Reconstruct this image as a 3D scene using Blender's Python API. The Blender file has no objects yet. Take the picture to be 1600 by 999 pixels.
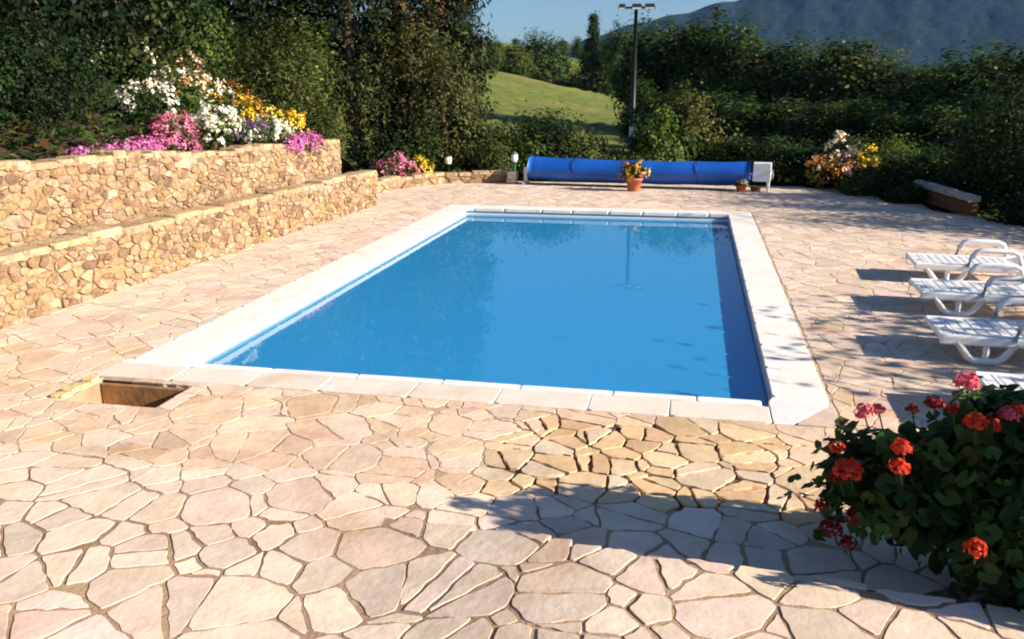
import bpy, bmesh, math, random
import numpy as np
from mathutils import Vector, Matrix

random.seed(7)
rng = np.random.default_rng(7)
SC = bpy.context.scene
COL = SC.collection
K = 1.364            # the place is measured in units of 1.364 m; everything is brought to metres at the end
W, L = 4.4, 8.7      # pool inside width (x) and length (y)
WATER = -0.105

# ------------------------------------------------------------------ camera, sky, sun, exposure
def camera():
    yaw, pitch, roll = 0.2061, 0.2659, -0.0038
    right = Vector((math.cos(yaw), math.sin(yaw), 0)); fwd = Vector((-math.sin(yaw), math.cos(yaw), 0)); up = Vector((0, 0, 1))
    f2 = fwd * math.cos(pitch) - up * math.sin(pitch); u2 = up * math.cos(pitch) + fwd * math.sin(pitch)
    r3 = right * math.cos(roll) + u2 * math.sin(roll); u3 = u2 * math.cos(roll) - right * math.sin(roll)
    c = bpy.data.cameras.new('camera'); o = bpy.data.objects.new('camera', c); COL.objects.link(o)
    m = Matrix((r3, u3, -f2)).transposed().to_4x4(); m.translation = Vector((3.7805, -5.5408, 2.0216)) * K
    o.matrix_world = m
    c.sensor_width = 36; c.lens = 36 * 1342.4 / 1600; c.clip_start = 0.05; c.clip_end = 12000
    SC.camera = o
camera()
SUN_EL, SUN_ROT = math.radians(22.5), math.radians(98.5)
w = bpy.data.worlds.new('World'); SC.world = w; w.use_nodes = True
nt = w.node_tree; sky = nt.nodes.new('ShaderNodeTexSky'); sky.sky_type = 'NISHITA'; sky.sun_disc = False
sky.sun_elevation = SUN_EL; sky.sun_rotation = SUN_ROT; sky.air_density = 1.0; sky.dust_density = .6; sky.ozone_density = 5.5
nt.links.new(sky.outputs[0], nt.nodes['Background'].inputs[0]); nt.nodes['Background'].inputs[1].default_value = 0.056
sl = bpy.data.lights.new('sun', 'SUN'); sl.energy = 5.0; sl.angle = math.radians(0.5); sl.color = (1.0, 0.88, 0.72)
so = bpy.data.objects.new('sun', sl); COL.objects.link(so)
sd = Vector((math.sin(SUN_ROT) * math.cos(SUN_EL), math.cos(SUN_ROT) * math.cos(SUN_EL), math.sin(SUN_EL)))
so.rotation_euler = sd.to_track_quat('Z', 'Y').to_euler(); so.location = sd * 60
SC.view_settings.view_transform = 'Standard'; SC.view_settings.look = 'None'; SC.view_settings.gamma = 1
SC.view_settings.exposure = 1.22
SC.cycles.filter_width = 2.0
SC.cycles.max_bounces = 8; SC.cycles.transparent_max_bounces = 12

# ------------------------------------------------------------------ materials
def new_mat(name):
    m = bpy.data.materials.new(name); m.use_nodes = True
    return m, m.node_tree, m.node_tree.nodes, m.node_tree.links
def mat(name, col, rough=.8, tint=False, var=.25, scale=6.0, bump=.3, bscale=None, spec=.3, metal=0, dist=.01, dirt=None):
    """Principled surface; base = col (x the mesh's own tint) with noise variation, fine relief, optional stains."""
    m, t, n, l = new_mat(name); b = n['Principled BSDF']
    b.inputs['Roughness'].default_value = rough; b.inputs['Specular IOR Level'].default_value = spec; b.inputs['Metallic'].default_value = metal
    tc = n.new('ShaderNodeTexCoord'); no = n.new('ShaderNodeTexNoise'); no.inputs['Scale'].default_value = scale; no.inputs['Detail'].default_value = 6; no.inputs['Roughness'].default_value = .65
    l.new(tc.outputs['Object'], no.inputs['Vector'])
    mr = n.new('ShaderNodeMapRange'); mr.inputs[1].default_value = .3; mr.inputs[2].default_value = .7; mr.inputs[3].default_value = 1 - var; mr.inputs[4].default_value = 1 + var
    l.new(no.outputs['Fac'], mr.inputs[0])
    mx = n.new('ShaderNodeMix'); mx.data_type = 'RGBA'; mx.blend_type = 'MULTIPLY'; mx.inputs[0].default_value = 1
    if tint:
        a = n.new('ShaderNodeAttribute'); a.attribute_name = 'tint'; l.new(a.outputs['Color'], mx.inputs[6])
    else:
        mx.inputs[6].default_value = (*col, 1)
    cb = n.new('ShaderNodeCombineColor'); [l.new(mr.outputs[0], cb.inputs[i]) for i in range(3)]
    l.new(cb.outputs[0], mx.inputs[7]); out = mx.outputs[2]
    if dirt:
        n2 = n.new('ShaderNodeTexNoise'); n2.inputs['Scale'].default_value = dirt[1]; n2.inputs['Detail'].default_value = 5
        l.new(tc.outputs['Object'], n2.inputs['Vector'])
        r2 = n.new('ShaderNodeMapRange'); r2.inputs[1].default_value = dirt[2]; r2.inputs[2].default_value = dirt[2] + .15; r2.inputs[4].default_value = dirt[3]
        l.new(n2.outputs['Fac'], r2.inputs[0])
        m2 = n.new('ShaderNodeMix'); m2.data_type = 'RGBA'; l.new(r2.outputs[0], m2.inputs[0]); l.new(out, m2.inputs[6]); m2.inputs[7].default_value = (*dirt[0], 1)
        out = m2.outputs[2]
    l.new(out, b.inputs['Base Color'])
    if bump:
        nb = n.new('ShaderNodeTexNoise'); nb.inputs['Scale'].default_value = bscale or scale * 4; nb.inputs['Detail'].default_value = 7
        l.new(tc.outputs['Object'], nb.inputs['Vector'])
        bp = n.new('ShaderNodeBump'); bp.inputs['Strength'].default_value = bump; bp.inputs['Distance'].default_value = dist
        l.new(nb.outputs['Fac'], bp.inputs['Height']); l.new(bp.outputs[0], b.inputs['Normal'])
    return m
def leaf_mat(name, trans=.3, rough=.5):
    m, t, n, l = new_mat(name); b = n['Principled BSDF']; b.inputs['Roughness'].default_value = rough; b.inputs['Specular IOR Level'].default_value = .09
    a = n.new('ShaderNodeAttribute'); a.attribute_name = 'tint'; l.new(a.outputs['Color'], b.inputs['Base Color'])
    tr = n.new('ShaderNodeBsdfTranslucent'); l.new(a.outputs['Color'], tr.inputs['Color'])
    mx = n.new('ShaderNodeMixShader'); mx.inputs[0].default_value = trans
    l.new(b.outputs[0], mx.inputs[1]); l.new(tr.outputs[0], mx.inputs[2]); l.new(mx.outputs[0], n['Material Output'].inputs[0])
    return m
M = {}
M['paving'] = mat('paving_stone', (0, 0, 0), .85, tint=True, var=.16, scale=5, bump=.5, bscale=22, dirt=((.40, .23, .12), 1.7, .55, .45))
M['mortar'] = mat('mortar', (.37, .245, .155), .95, var=.3, scale=3, bump=.8, bscale=40, dirt=((.14, .08, .04), 1.1, .56, .8))
M['pointing'] = mat('pale_pointing', (.46, .33, .23), .95, var=.25, scale=3, bump=.6, bscale=40, dirt=((.22, .13, .07), 1.0, .56, .8))
M['joint'] = mat('open_joint_soil', (.13, .08, .042), 1, var=.4, scale=6, bump=.8, bscale=40)
M['rubble'] = mat('rubble_stone', (0, 0, 0), .9, tint=True, var=.45, scale=13, bump=1, bscale=26, dist=.02)
M['wallmortar'] = mat('wall_mortar', (.26, .18, .095), .95, var=.5, scale=4, bump=.9, bscale=30)
M['coping'] = mat('coping_stone', (0, 0, 0), .7, tint=True, var=.09, scale=4, bump=.25, bscale=25, dirt=((.50, .36, .24), 1.5, .58, .45))
M['white'] = mat('white_plastic', (.8, .8, .8), .35, var=.04, scale=5, bump=.05, spec=.5)
M['whitepaint'] = mat('white_paint', (.78, .78, .76), .5, var=.06, scale=6, bump=.1)
M['tile'] = mat('pale_tile', (0, 0, 0), .25, tint=True, var=.06, scale=10, bump=.05, spec=.5)
M['liner'] = mat('pool_liner', (.12, .68, .98), .5, var=.06, scale=2, bump=.05)
M['soil'] = mat('soil', (.045, .03, .018), 1, var=.5, scale=8, bump=1, bscale=30, dist=.03)
M['grass'] = mat('meadow_grass', (.105, .130, .018), .95, var=.5, scale=1.1, bump=1, bscale=6, dist=.1, dirt=((.18, .16, .04), .12, .5, .6))
M['hill'] = mat('hazed_forest', (0, 0, 0), .95, tint=True, var=.55, scale=.13, bump=0)
M['bark'] = mat('bark', (.09, .06, .04), .95, var=.4, scale=9, bump=1, bscale=25)
M['rustbark'] = mat('rust_bark', (.22, .09, .04), .95, var=.4, scale=9, bump=1, bscale=25)
M['wood'] = mat('weathered_wood', (.42, .38, .33), .9, var=.4, scale=5, bump=.6, bscale=20)
M['darkwood'] = mat('red_brown_wood', (.17, .07, .03), .85, var=.4, scale=7, bump=.5, bscale=25)
M['board'] = mat('brown_board', (.30, .15, .06), .85, var=.35, scale=7, bump=.5, bscale=25)
M['blue'] = mat('blue_cover', (.008, .095, .46), .42, var=.2, scale=2.5, bump=.35, bscale=60, spec=.5)
M['metal'] = mat('grey_metal', (.35, .36, .37), .4, metal=.8, bump=.1)
M['darkmetal'] = mat('dark_metal', (.012, .016, .016), .5, bump=.1, spec=.4)
M['glass'] = mat('lamp_glass', (.55, .6, .6), .1, bump=0, spec=.6)
M['terracotta'] = mat('terracotta', (.42, .13, .06), .85, var=.25, scale=8, bump=.3, bscale=40)
M['barrel'] = mat('tub_wood', (.10, .055, .03), .85, var=.4, scale=6, bump=.5, bscale=25)
M['cream'] = mat('cream_glass', (.80, .76, .50), .35, var=.05, bump=.05)
M['greenmetal'] = mat('green_metal', (.05, .16, .10), .5, bump=.1)
M['leaf'] = leaf_mat('leaf'); M['petal'] = leaf_mat('petal', .25, .6); M['needle'] = leaf_mat('needle', .15, .6)
def water_mat():
    m, t, n, l = new_mat('pool_water'); n.remove(n['Principled BSDF'])
    tc = n.new('ShaderNodeTexCoord'); no = n.new('ShaderNodeTexNoise'); no.inputs['Scale'].default_value = 2.2; no.inputs['Detail'].default_value = 3
    mp = n.new('ShaderNodeMapping'); mp.inputs['Scale'].default_value = (1, .55, 1); l.new(tc.outputs['Object'], mp.inputs[0]); l.new(mp.outputs[0], no.inputs['Vector'])
    bp = n.new('ShaderNodeBump'); bp.inputs['Strength'].default_value = .03; bp.inputs['Distance'].default_value = .05; l.new(no.outputs['Fac'], bp.inputs['Height'])
    tr = n.new('ShaderNodeBsdfTransparent'); tr.inputs[0].default_value = (.78, .98, 1, 1)
    df = n.new('ShaderNodeBsdfDiffuse'); df.inputs[0].default_value = (.05, .47, .98, 1)
    gl = n.new('ShaderNodeBsdfGlossy'); gl.inputs['Roughness'].default_value = .02; l.new(bp.outputs[0], gl.inputs['Normal'])
    fr = n.new('ShaderNodeFresnel'); fr.inputs[0].default_value = 1.45; l.new(bp.outputs[0], fr.inputs['Normal'])
    a = n.new('ShaderNodeMixShader'); a.inputs[0].default_value = .52; l.new(tr.outputs[0], a.inputs[1]); l.new(df.outputs[0], a.inputs[2])
    b = n.new('ShaderNodeMixShader'); l.new(fr.outputs[0], b.inputs[0]); l.new(a.outputs[0], b.inputs[1]); l.new(gl.outputs[0], b.inputs[2])
    l.new(b.outputs[0], n['Material Output'].inputs[0]); return m
M['water'] = water_mat()

# ------------------------------------------------------------------ mesh helpers
class MB:
    """collects faces with a tint each; build() links ONE mesh object"""
    def __init__(s): s.v = []; s.f = []; s.c = []; s.sm = []
    def add(s, vs, fs, col=(1, 1, 1), smooth=False):
        o = len(s.v); s.v += [tuple(p) for p in vs]
        for f in fs: s.f.append(tuple(i + o for i in f)); s.c.append(col); s.sm.append(smooth)
        return s
    def box(s, a, b, col=(1, 1, 1), bev=0):
        x0, y0, z0 = a; x1, y1, z1 = b; e = bev
        if not e:
            return s.add([(x0, y0, z0), (x1, y0, z0), (x1, y1, z0), (x0, y1, z0), (x0, y0, z1), (x1, y0, z1), (x1, y1, z1), (x0, y1, z1)],
                         [(0, 3, 2, 1), (4, 5, 6, 7), (0, 1, 5, 4), (1, 2, 6, 5), (2, 3, 7, 6), (3, 0, 4, 7)], col)
        bm = bmesh.new(); bmesh.ops.create_cube(bm, size=1)
        for v in bm.verts: v.co = Vector(((x0 + x1) / 2 + v.co.x * (x1 - x0), (y0 + y1) / 2 + v.co.y * (y1 - y0), (z0 + z1) / 2 + v.co.z * (z1 - z0)))
        bmesh.ops.bevel(bm, geom=bm.edges[:], offset=e, segments=2, affect='EDGES', profile=.5)
        bm.verts.index_update(); s.add([v.co[:] for v in bm.verts], [[v.index for v in f.verts] for f in bm.faces], col); bm.free(); return s
    def tube(s, pts, rad, n=8, col=(1, 1, 1), cap=True):
        pts = [Vector(p) for p in pts]; rad = rad if isinstance(rad, (list, tuple)) else [rad] * len(pts)
        vs = []; fs = []; ref = Vector((0, 0, 1))
        for i, p in enumerate(pts):
            d = (pts[min(i + 1, len(pts) - 1)] - pts[max(i - 1, 0)]).normalized()
            r = ref if abs(d.dot(ref)) < .95 else Vector((1, 0, 0))
            a = d.cross(r).normalized(); b = a.cross(d)
            for k in range(n):
                t = 2 * math.pi * k / n; vs.append(p + (a * math.cos(t) + b * math.sin(t)) * rad[i])
        for i in range(len(pts) - 1):
            for k in range(n):
                k2 = (k + 1) % n; fs.append((i * n + k, i * n + k2, i * n + n + k2, i * n + n + k))
        if cap: fs += [tuple(range(n)), tuple(range((len(pts) - 1) * n, len(pts) * n))[::-1]]
        return s.add(vs, fs, col, True)
    def lathe(s, prof, n=20, c=(0, 0, 0), col=(1, 1, 1)):
        vs = []; fs = []
        for r, z in prof:
            for k in range(n):
                t = 2 * math.pi * k / n; vs.append((c[0] + r * math.cos(t), c[1] + r * math.sin(t), c[2] + z))
        for i in range(len(prof) - 1):
            for k in range(n):
                k2 = (k + 1) % n; fs.append((i * n + k, i * n + k2, i * n + n + k2, i * n + n + k))
        return s.add(vs, fs, col, True)
    def build(s, name, m, parent=None, loc=None):
        me = bpy.data.meshes.new(name); me.from_pydata(s.v, [], s.f)
        at = me.attributes.new('tint', 'FLOAT_COLOR', 'FACE'); arr = np.ones((len(s.f), 4), np.float32); arr[:, :3] = np.array(s.c, np.float32).reshape(-1, 3)
        at.data.foreach_set('color', arr.ravel()); me.polygons.foreach_set('use_smooth', s.sm)
        me.materials.append(M[m] if isinstance(m, str) else m); me.update()
        return link(name, me, parent, loc)
def link(name, me, parent=None, loc=None):
    o = bpy.data.objects.new(name, me); COL.objects.link(o)
    if parent: o.parent = parent
    if loc is not None: o.location = loc
    return o
def tag(o, label=None, cat=None, group=None, kind=None):
    for k, v in (('label', label), ('category', cat), ('group', group), ('kind', kind)):
        if v: o[k] = v
    return o
def thing(name, label, cat, loc=(0, 0, 0), rz=0, group=None):
    o = bpy.data.objects.new(name, None); COL.objects.link(o); o.location = loc; o.rotation_euler = (0, 0, rz); o.empty_display_size = .2
    return tag(o, label, cat, group)
def copy_tree(o, parent=None):
    c = o.copy(); COL.objects.link(c)
    if parent: c.parent = parent
    for ch in o.children: copy_tree(ch, c)
    return c
def jit(c, a=.12, h=.04):
    f = 1 + random.uniform(-a, a); return tuple(max(0, x * f * (1 + random.uniform(-h, h))) for x in c)
def pick(cols): return jit(random.choice(cols), .10, .025)
def sstep(a, b, x):
    t = min(1, max(0, (x - a) / (b - a))); return t * t * (3 - 2 * t)
def polar(bearing, d):
    """ground position at a compass bearing (degrees clockwise from the pool's long axis) and distance from the viewpoint"""
    b = math.radians(bearing); return 3.78 + d * math.sin(b), -5.54 + d * math.cos(b)

# --- irregular stone tessellation (power diagram) -------------------------------------------
def clip(poly, nx, ny, c):
    out = []; n = len(poly)
    for i in range(n):
        a = poly[i]; b = poly[(i + 1) % n]; da = nx * a[0] + ny * a[1] - c; db = nx * b[0] + ny * b[1] - c
        if da <= 0: out.append(a)
        if (da < 0 < db) or (db < 0 < da):
            t = da / (da - db); out.append((a[0] + (b[0] - a[0]) * t, a[1] + (b[1] - a[1]) * t))
    return out
def area_cen(p):
    A = cx = cy = 0
    for i in range(len(p)):
        x0, y0 = p[i]; x1, y1 = p[(i + 1) % len(p)]; k = x0 * y1 - x1 * y0; A += k; cx += (x0 + x1) * k; cy += (y0 + y1) * k
    A /= 2
    return (abs(A), (cx / (6 * A), cy / (6 * A))) if abs(A) > 1e-9 else (0, p[0] if p else (0, 0))
def tess(x0, x1, y0, y1, spacing, gap, mind=.62, wvar=.3, keep=None):
    pts = []; cell = {}; smin = .1
    tries = int((x1 - x0) * (y1 - y0) / min(.012, .0022 if x1 - x0 < 9.2 and y1 - y0 < 1.6 else .012))
    for _ in range(tries):
        x = random.uniform(x0, x1); y = random.uniform(y0, y1); s = spacing(x, y) * mind
        if keep and not keep(x, y): continue
        ci, cj = int(x / .25), int(y / .25); ok = True
        for i in range(ci - 2, ci + 3):
            for j in range(cj - 2, cj + 3):
                for q in cell.get((i, j), ()):
                    if (q[0] - x) ** 2 + (q[1] - y) ** 2 < s * s: ok = False; break
                if not ok: break
            if not ok: break
        if ok: pts.append((x, y)); cell.setdefault((ci, cj), []).append((x, y))
    P = np.array(pts); sp = np.array([spacing(*q) for q in pts]); Wt = (rng.random(len(P)) * wvar) * sp ** 2
    res = []
    for i in range(len(P)):
        d2 = ((P - P[i]) ** 2).sum(1); idx = np.argsort(d2)[1:26]; s = sp[i] * 1.7
        poly = [(P[i, 0] - s, P[i, 1] - s), (P[i, 0] + s, P[i, 1] - s), (P[i, 0] + s, P[i, 1] + s), (P[i, 0] - s, P[i, 1] + s)]
        for j in idx:
            n = P[j] - P[i]; dist = math.sqrt(d2[j]); n = n / dist
            c = ((P[j] ** 2).sum() - (P[i] ** 2).sum() - (Wt[j] - Wt[i])) / (2 * dist)
            poly = clip(poly, n[0], n[1], c - gap(P[i, 0], P[i, 1]) * random.uniform(.5, 1.25))
            if len(poly) < 3: break
        if len(poly) >= 3: res.append(poly)
    return res
def soften(poly, cut=.14, sub=.14, amp=.006):
    """worn outline: corners cut, long edges slightly uneven"""
    out = []; n = len(poly)
    for i in range(n):
        a = Vector(poly[i]); b = Vector(poly[(i + 1) % n]); e = b - a; le = e.length
        if le < .012: out.append(tuple(a)); continue
        c = min(cut * le, .035); t0 = c / le; out.append(tuple(a + e * t0))
        k = int(le / sub); nrm = Vector((e.y, -e.x)) / le
        for q in range(1, k + 1): out.append(tuple(a + e * (t0 + (1 - 2 * t0) * q / (k + 1)) + nrm * random.uniform(-amp, amp)))
        out.append(tuple(b - e * t0))
    return out
def stone(mb, poly, fn, depth, top, bev, col, dome=0, tilt=.0):
    """prism from a ccw outline; fn maps (u, v, height) to space"""
    A, c = area_cen(poly); n = len(poly); ta, tb = random.uniform(-tilt, tilt), random.uniform(-tilt, tilt)
    R = max(.02, math.sqrt(A)); h = lambda p: ta * (p[0] - c[0]) + tb * (p[1] - c[1])
    sh = 1 - min(.45, bev / R * 1.6)
    ins = [(c[0] + (p[0] - c[0]) * sh, c[1] + (p[1] - c[1]) * sh) for p in poly]
    vs = [fn(p[0], p[1], -depth) for p in poly] + [fn(p[0], p[1], top - bev + h(p)) for p in poly] + [fn(p[0], p[1], top + h(p) + random.uniform(-.3, .3) * dome) for p in ins]
    fs = []
    for i in range(n):
        j = (i + 1) % n; fs += [(i, j, n + j, n + i), (n + i, n + j, 2 * n + j, 2 * n + i)]
    if dome:
        vs.append(fn(c[0], c[1], top + dome)); fs += [(2 * n + i, 2 * n + (i + 1) % n, 3 * n) for i in range(n)]
    else: fs.append(tuple(range(2 * n, 3 * n)))
    mb.add(vs, fs, col)

# ------------------------------------------------------------------ terrain
def ground_h(x, y):
    g = 3.6 - .22 * (x + 16.6); g = max(-1.5, min(8, g))
    h = g * sstep(14, 83, y)
    h += -4 * sstep(86, 116, y) + 6.8 * sstep(125, 175, y) - 3 * sstep(200, 420, y)
    if y < 20: h -= .6 * sstep(7, 14, x) * (1 - sstep(8, 20, y) * .3)
    return h - .12
def terrain():
    xs = sorted(set(list(np.arange(-60, 60.1, 3)) + list(np.arange(-10, 12.1, .5)) + [-4000, -2400, -1400, -800, -450, -260, -160, -100, -75, 75, 100, 160, 260, 450, 800, 1400, 2400, 4000]))
    ys = sorted(set(list(np.arange(-30, 240.1, 4)) + list(np.arange(-6, 20.1, .5)) + [-4000, -1500, -600, -250, -100, -60, 270, 320, 400, 520, 700, 1000, 1500, 2300, 3600, 5000]))
    mb = MB(); nx = len(xs); vs = [(x, y, ground_h(x, y) + (random.uniform(-.12, .12) if y > 22 and abs(x) < 80 and y < 240 else 0)) for y in ys for x in xs]; fs = []
    for j in range(len(ys) - 1):
        for i in range(nx - 1):
            if xs[i] >= -2 and xs[i + 1] <= 6.5 and ys[j] >= -1.5 and ys[j + 1] <= 10.5: continue
            fs.append((j * nx + i, j * nx + i + 1, (j + 1) * nx + i + 1, (j + 1) * nx + i))
    mb.add(vs, fs, smooth=True); tag(mb.build('ground', 'grass'), kind='structure')
terrain()
def bank_z(x, y):
    return (1.12 + .32 * (-2.6 - x)) * (1 - sstep(8.6, 11.5, y) * .9)
def bank():
    mb = MB(); xs = np.concatenate([np.arange(-2.3, -9, -.35), np.arange(-9, -30, -2)]); ys = np.arange(-8, 13.1, .4); nx = len(xs)
    vs = [(x, y, min(bank_z(x, y), 4.2) + random.uniform(-.03, .03)) for y in ys for x in xs]
    for i, v in enumerate(vs):
        if i % nx == 0: vs[i] = (-2.42 + .047 * (v[1] - .56) if v[1] < 8.5 else -2.6, v[1], min(v[2], 1.0))
    fs = [(j * nx + i, (j + 1) * nx + i, (j + 1) * nx + i + 1, j * nx + i + 1) for j in range(len(ys) - 1) for i in range(nx - 1)]
    mb.add(vs, fs, smooth=True); tag(mb.build('garden_bank', 'soil'), kind='structure')
bank()
def hill():
    mb = MB(); na, nd = 380, 80; vs = []; cols = []
    for j in range(nd):
        d = 1250 + 330 * j / (nd - 1)
        for i in range(na):
            b = -12 + 52 * i / (na - 1); x, y = polar(b, d)
            t = sstep(1250, 1560, d)
            ridge = float(np.interp(b, (-12, -9, -7, -4, -1.2, 1.5, 6.1, 12, 40), (10, 45, 78, 103, 118, 134, 158, 176, 150))) + 1.5 * math.sin(b * 2.3)
            vs.append((x, y, -12 + (ridge + 12) * t ))
    fs = [(j * na + i, j * na + i + 1, (j + 1) * na + i + 1, (j + 1) * na + i) for j in range(nd - 1) for i in range(na - 1)]
    from mathutils import noise as nz
    vs = [(x, y, z + 2.5 * nz.noise((x / 60, y / 60, 0)) + 1.6 * nz.noise((x / 22, y / 22, 3)) + .8 * nz.noise((x / 9, y / 9, 7))) for x, y, z in vs]
    mb.v = vs; mb.f = fs; mb.sm = [True] * len(fs)
    for f in fs:
        x, y, z = vs[f[0]]; k = 1 + .12 * nz.noise((x / 90, y / 60, 5)); c = (.009, .031, .044)  # bluish green: some of the distance haze is put into this colour
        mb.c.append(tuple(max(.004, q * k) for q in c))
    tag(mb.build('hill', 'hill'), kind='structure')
hill()

# ------------------------------------------------------------------ pool deck: crazy paving
CO = .36                                           # coping width
PIT = (-.29, .42, -.86, -.43)                      # open hatch in the paving
def step_y(x): return -1.96 - .09 * (x - 2.68) - 1.75 * lift(x)     # edge of the slightly higher near terrace
LIFT = .11
def lift(x): return LIFT * sstep(2.3, 3.7, x)
def wall_x(y): return -2.03 + .047 * (y - .56)
DECK = [(-2.25, -3.5), (10.3, -3.5), (10.3, 4.9), (8.9, 7.5), (7.6, 10.4), (6.3, 13.0), (-2.25, 13.0)]
def in_patch(x, y): return 2.75 < x < 4.5 and -1.62 < y < -.5
def deck():
    mb = MB(); pj = MB(); pf = MB()
    xs = sorted(set([-2.5, -CO, W + CO - .02, PIT[0], PIT[1], 10.3, 2.75, 4.5] + list(np.arange(-2.2, 10.2, .55))))
    ys = sorted(set([-3.5, -CO, L + CO - .02, PIT[2], PIT[3], -1.62, -.5, 13.0] + list(np.arange(-3.2, 12.9, .55))))
    for i in range(len(xs) - 1):
        for j in range(len(ys) - 1):
            x0, x1, y0, y1 = xs[i], xs[i + 1], ys[j], ys[j + 1]; cx, cy = (x0 + x1) / 2, (y0 + y1) / 2
            if 0 - CO < cx < W + CO - .02 and -CO < cy < L + CO - .02: continue
            if PIT[0] < cx < PIT[1] and PIT[2] < cy < PIT[3]: continue
            if cx > 6.2 and (cx - 6.2) > (12.9 - cy) * .52 + .1 and cy > 4: continue
            z = -.016 if in_patch(cx, cy) else (-.0035 if cy < -1.3 else -.003)
            (pj if in_patch(cx, cy) else mb if cy < -1.3 else pf).add([(x0, y0, z), (x1, y0, z), (x1, y1, z), (x0, y1, z)], [(0, 1, 2, 3)])
    # skirts round the change of level of the patch are hidden under its border stones
    d = tag(mb.build('pool_deck', 'mortar'), kind='structure'); pj.build('open_joints', 'joint', d); pf.build('pointing', 'pointing', d)
    # raised near terrace: a wedge growing to the right
    tb = MB(); xx = list(np.arange(2.3, 10.31, .25)); n = len(xx)
    vs = [(x, step_y(x) - .035, lift(x) - .0035) for x in xx] + [(x, -3.5, lift(x) - .0035) for x in xx] + [(x, step_y(x) - .035, -.05) for x in xx]
    fs = [(n + i, n + i + 1, i + 1, i) for i in range(n - 1)] + [(i, i + 1, 2 * n + i + 1, 2 * n + i) for i in range(n - 1)]
    tb.add(vs, fs); tb.build('terrace_step', 'mortar', d)
    def spacing(x, y):
        if in_patch(x, y): return .235
        if y < step_y(x) or y < -2: return .33
        if y < -.3: return .29 + .05 * math.sin(x * 2 + y)
        return .34
    def gap(x, y):
        if in_patch(x, y): return .0105
        if y < step_y(x) or y < -1.9: return .0105
        return .0055
    def visible(x, y):
        return x < 5.9 + .33 * (y + 2.4) + .9
    cells0 = tess(-2.3, 9.4, -3.5, 12.9, spacing, gap, mind=.36, wvar=.75, keep=visible); cells = []
    for poly in cells0:                             # some slabs were broken again before laying
        A, c = area_cen(poly); sp = spacing(*c)
        if A > .5 * sp * sp and random.random() < .5 or A > 1.2 * sp * sp:
            a = random.uniform(0, math.pi); nx, ny = math.cos(a), math.sin(a); off = random.uniform(-.12, .12) * math.sqrt(A); g = gap(*c); k = nx * c[0] + ny * c[1] + off
            for q in (clip(poly, nx, ny, k - g), clip(poly, -nx, -ny, -k - g)):
                if len(q) >= 3: cells.append(q)
        else: cells.append(poly)
    pal_near = [(0.700, 0.554, 0.432), (0.680, 0.535, 0.414), (0.720, 0.573, 0.461), (0.670, 0.525, 0.423), (0.700, 0.535, 0.414)]
    pal_mid = [(0.660, 0.477, 0.338), (0.670, 0.497, 0.357), (0.640, 0.458, 0.320), (0.680, 0.525, 0.395), (0.640, 0.449, 0.301), (0.660, 0.506, 0.395)]
    pal_patch = [(.62, .42, .24), (.60, .40, .23), (.65, .48, .30), (.64, .50, .36)]
    pal_far = [(.65, .51, .40), (.63, .49, .40), (.67, .54, .44), (.64, .50, .38)]
    done = []
    ox0, ox1, oy0, oy1 = -CO, W + CO, -CO, L + CO
    work = []
    for poly in cells:
        A, c = area_cen(poly)
        if A < .003: continue
        for a, b in zip(DECK, DECK[1:] + DECK[:1]):
            nx, ny = b[1] - a[1], -(b[0] - a[0]); poly = clip(poly, nx, ny, nx * a[0] + ny * a[1])
            if len(poly) < 3: break
        if len(poly) < 3: continue
        if c[1] < 8.95: poly = clip(poly, -1, .047, -(-2.03 - .047 * .56) - .008)
        if c[0] > 2.35:
            k = -1.96 + .09 * 2.68 - 1.75 * lift(c[0]); o = random.uniform(-.012, .012)
            for q, up in ((clip(poly, .09, 1, k + o), True), (clip(poly, -.09, -1, -k - .012), False)):
                if len(q) >= 3: work.append((q, up))
        else: work.append((poly, False))
    for poly, up in work:
        if len(poly) < 3: continue
        A, c = area_cen(poly)
        if len(poly) < 3: continue
        bad = False
        for (a0, a1, b0, b1) in ((ox0, ox1, oy0, oy1), PIT):
            e = .008
            xsr = [p[0] for p in poly]; ysr = [p[1] for p in poly]
            if max(xsr) < a0 or min(xsr) > a1 or max(ysr) < b0 or min(ysr) > b1: continue
            A2, c2 = area_cen(poly)
            ds = [(a0 - c2[0], (1, 0, a0 - e)), (c2[0] - a1, (-1, 0, -a1 - e)), (b0 - c2[1], (0, 1, b0 - e)), (c2[1] - b1, (0, -1, -b1 - e))]
            q = max(ds, key=lambda t: t[0]); poly = clip(poly, *q[1])
            if len(poly) < 3: bad = True; break
        if bad or len(poly) < 3: continue
        A, c = area_cen(poly)
        if A < .0035: continue
        if not up and 4.16 < c[0] < 5.9 and c[1] < step_y(c[0]) + .13: continue   # soil beside the planter
        done.append((poly, A, c, up))
    cam = Vector((3.78, -5.54, 2.02))
    done.sort(key=lambda t: -t[1] / (Vector((t[2][0], t[2][1], 0)) - cam).length ** 3)
    rest = MB()
    for i, (poly, A, c, up) in enumerate(done):
        pal = pal_patch if in_patch(*c) else (pal_near if c[1] < -1.6 else (pal_mid if c[1] < .3 else pal_far))
        mb = MB() if i < 300 else rest
        zt = random.uniform(-.001, .0012)
        fn = (lambda u, v, h: (u, v, h + lift(u))) if up else (lambda u, v, h: (u, v, h))
        stone(mb, soften(poly, .07, .065, .009), fn, .03, zt, .0012, jit(pick(pal), .06, .015), 0, .006)
        if i < 300: mb.build('paving_stone', 'paving', d)
    r = rest.build('paving_stone_field', 'paving', d); tag(r, kind='stuff')
    s = MB(); xx = list(np.arange(4.14, 5.95, .12)); n = len(xx)
    vs = [(x, step_y(x) - .04, .004 + random.uniform(0, .012)) for x in xx] + [(x, step_y(x) + .13, .004 + random.uniform(0, .012)) for x in xx]
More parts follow.
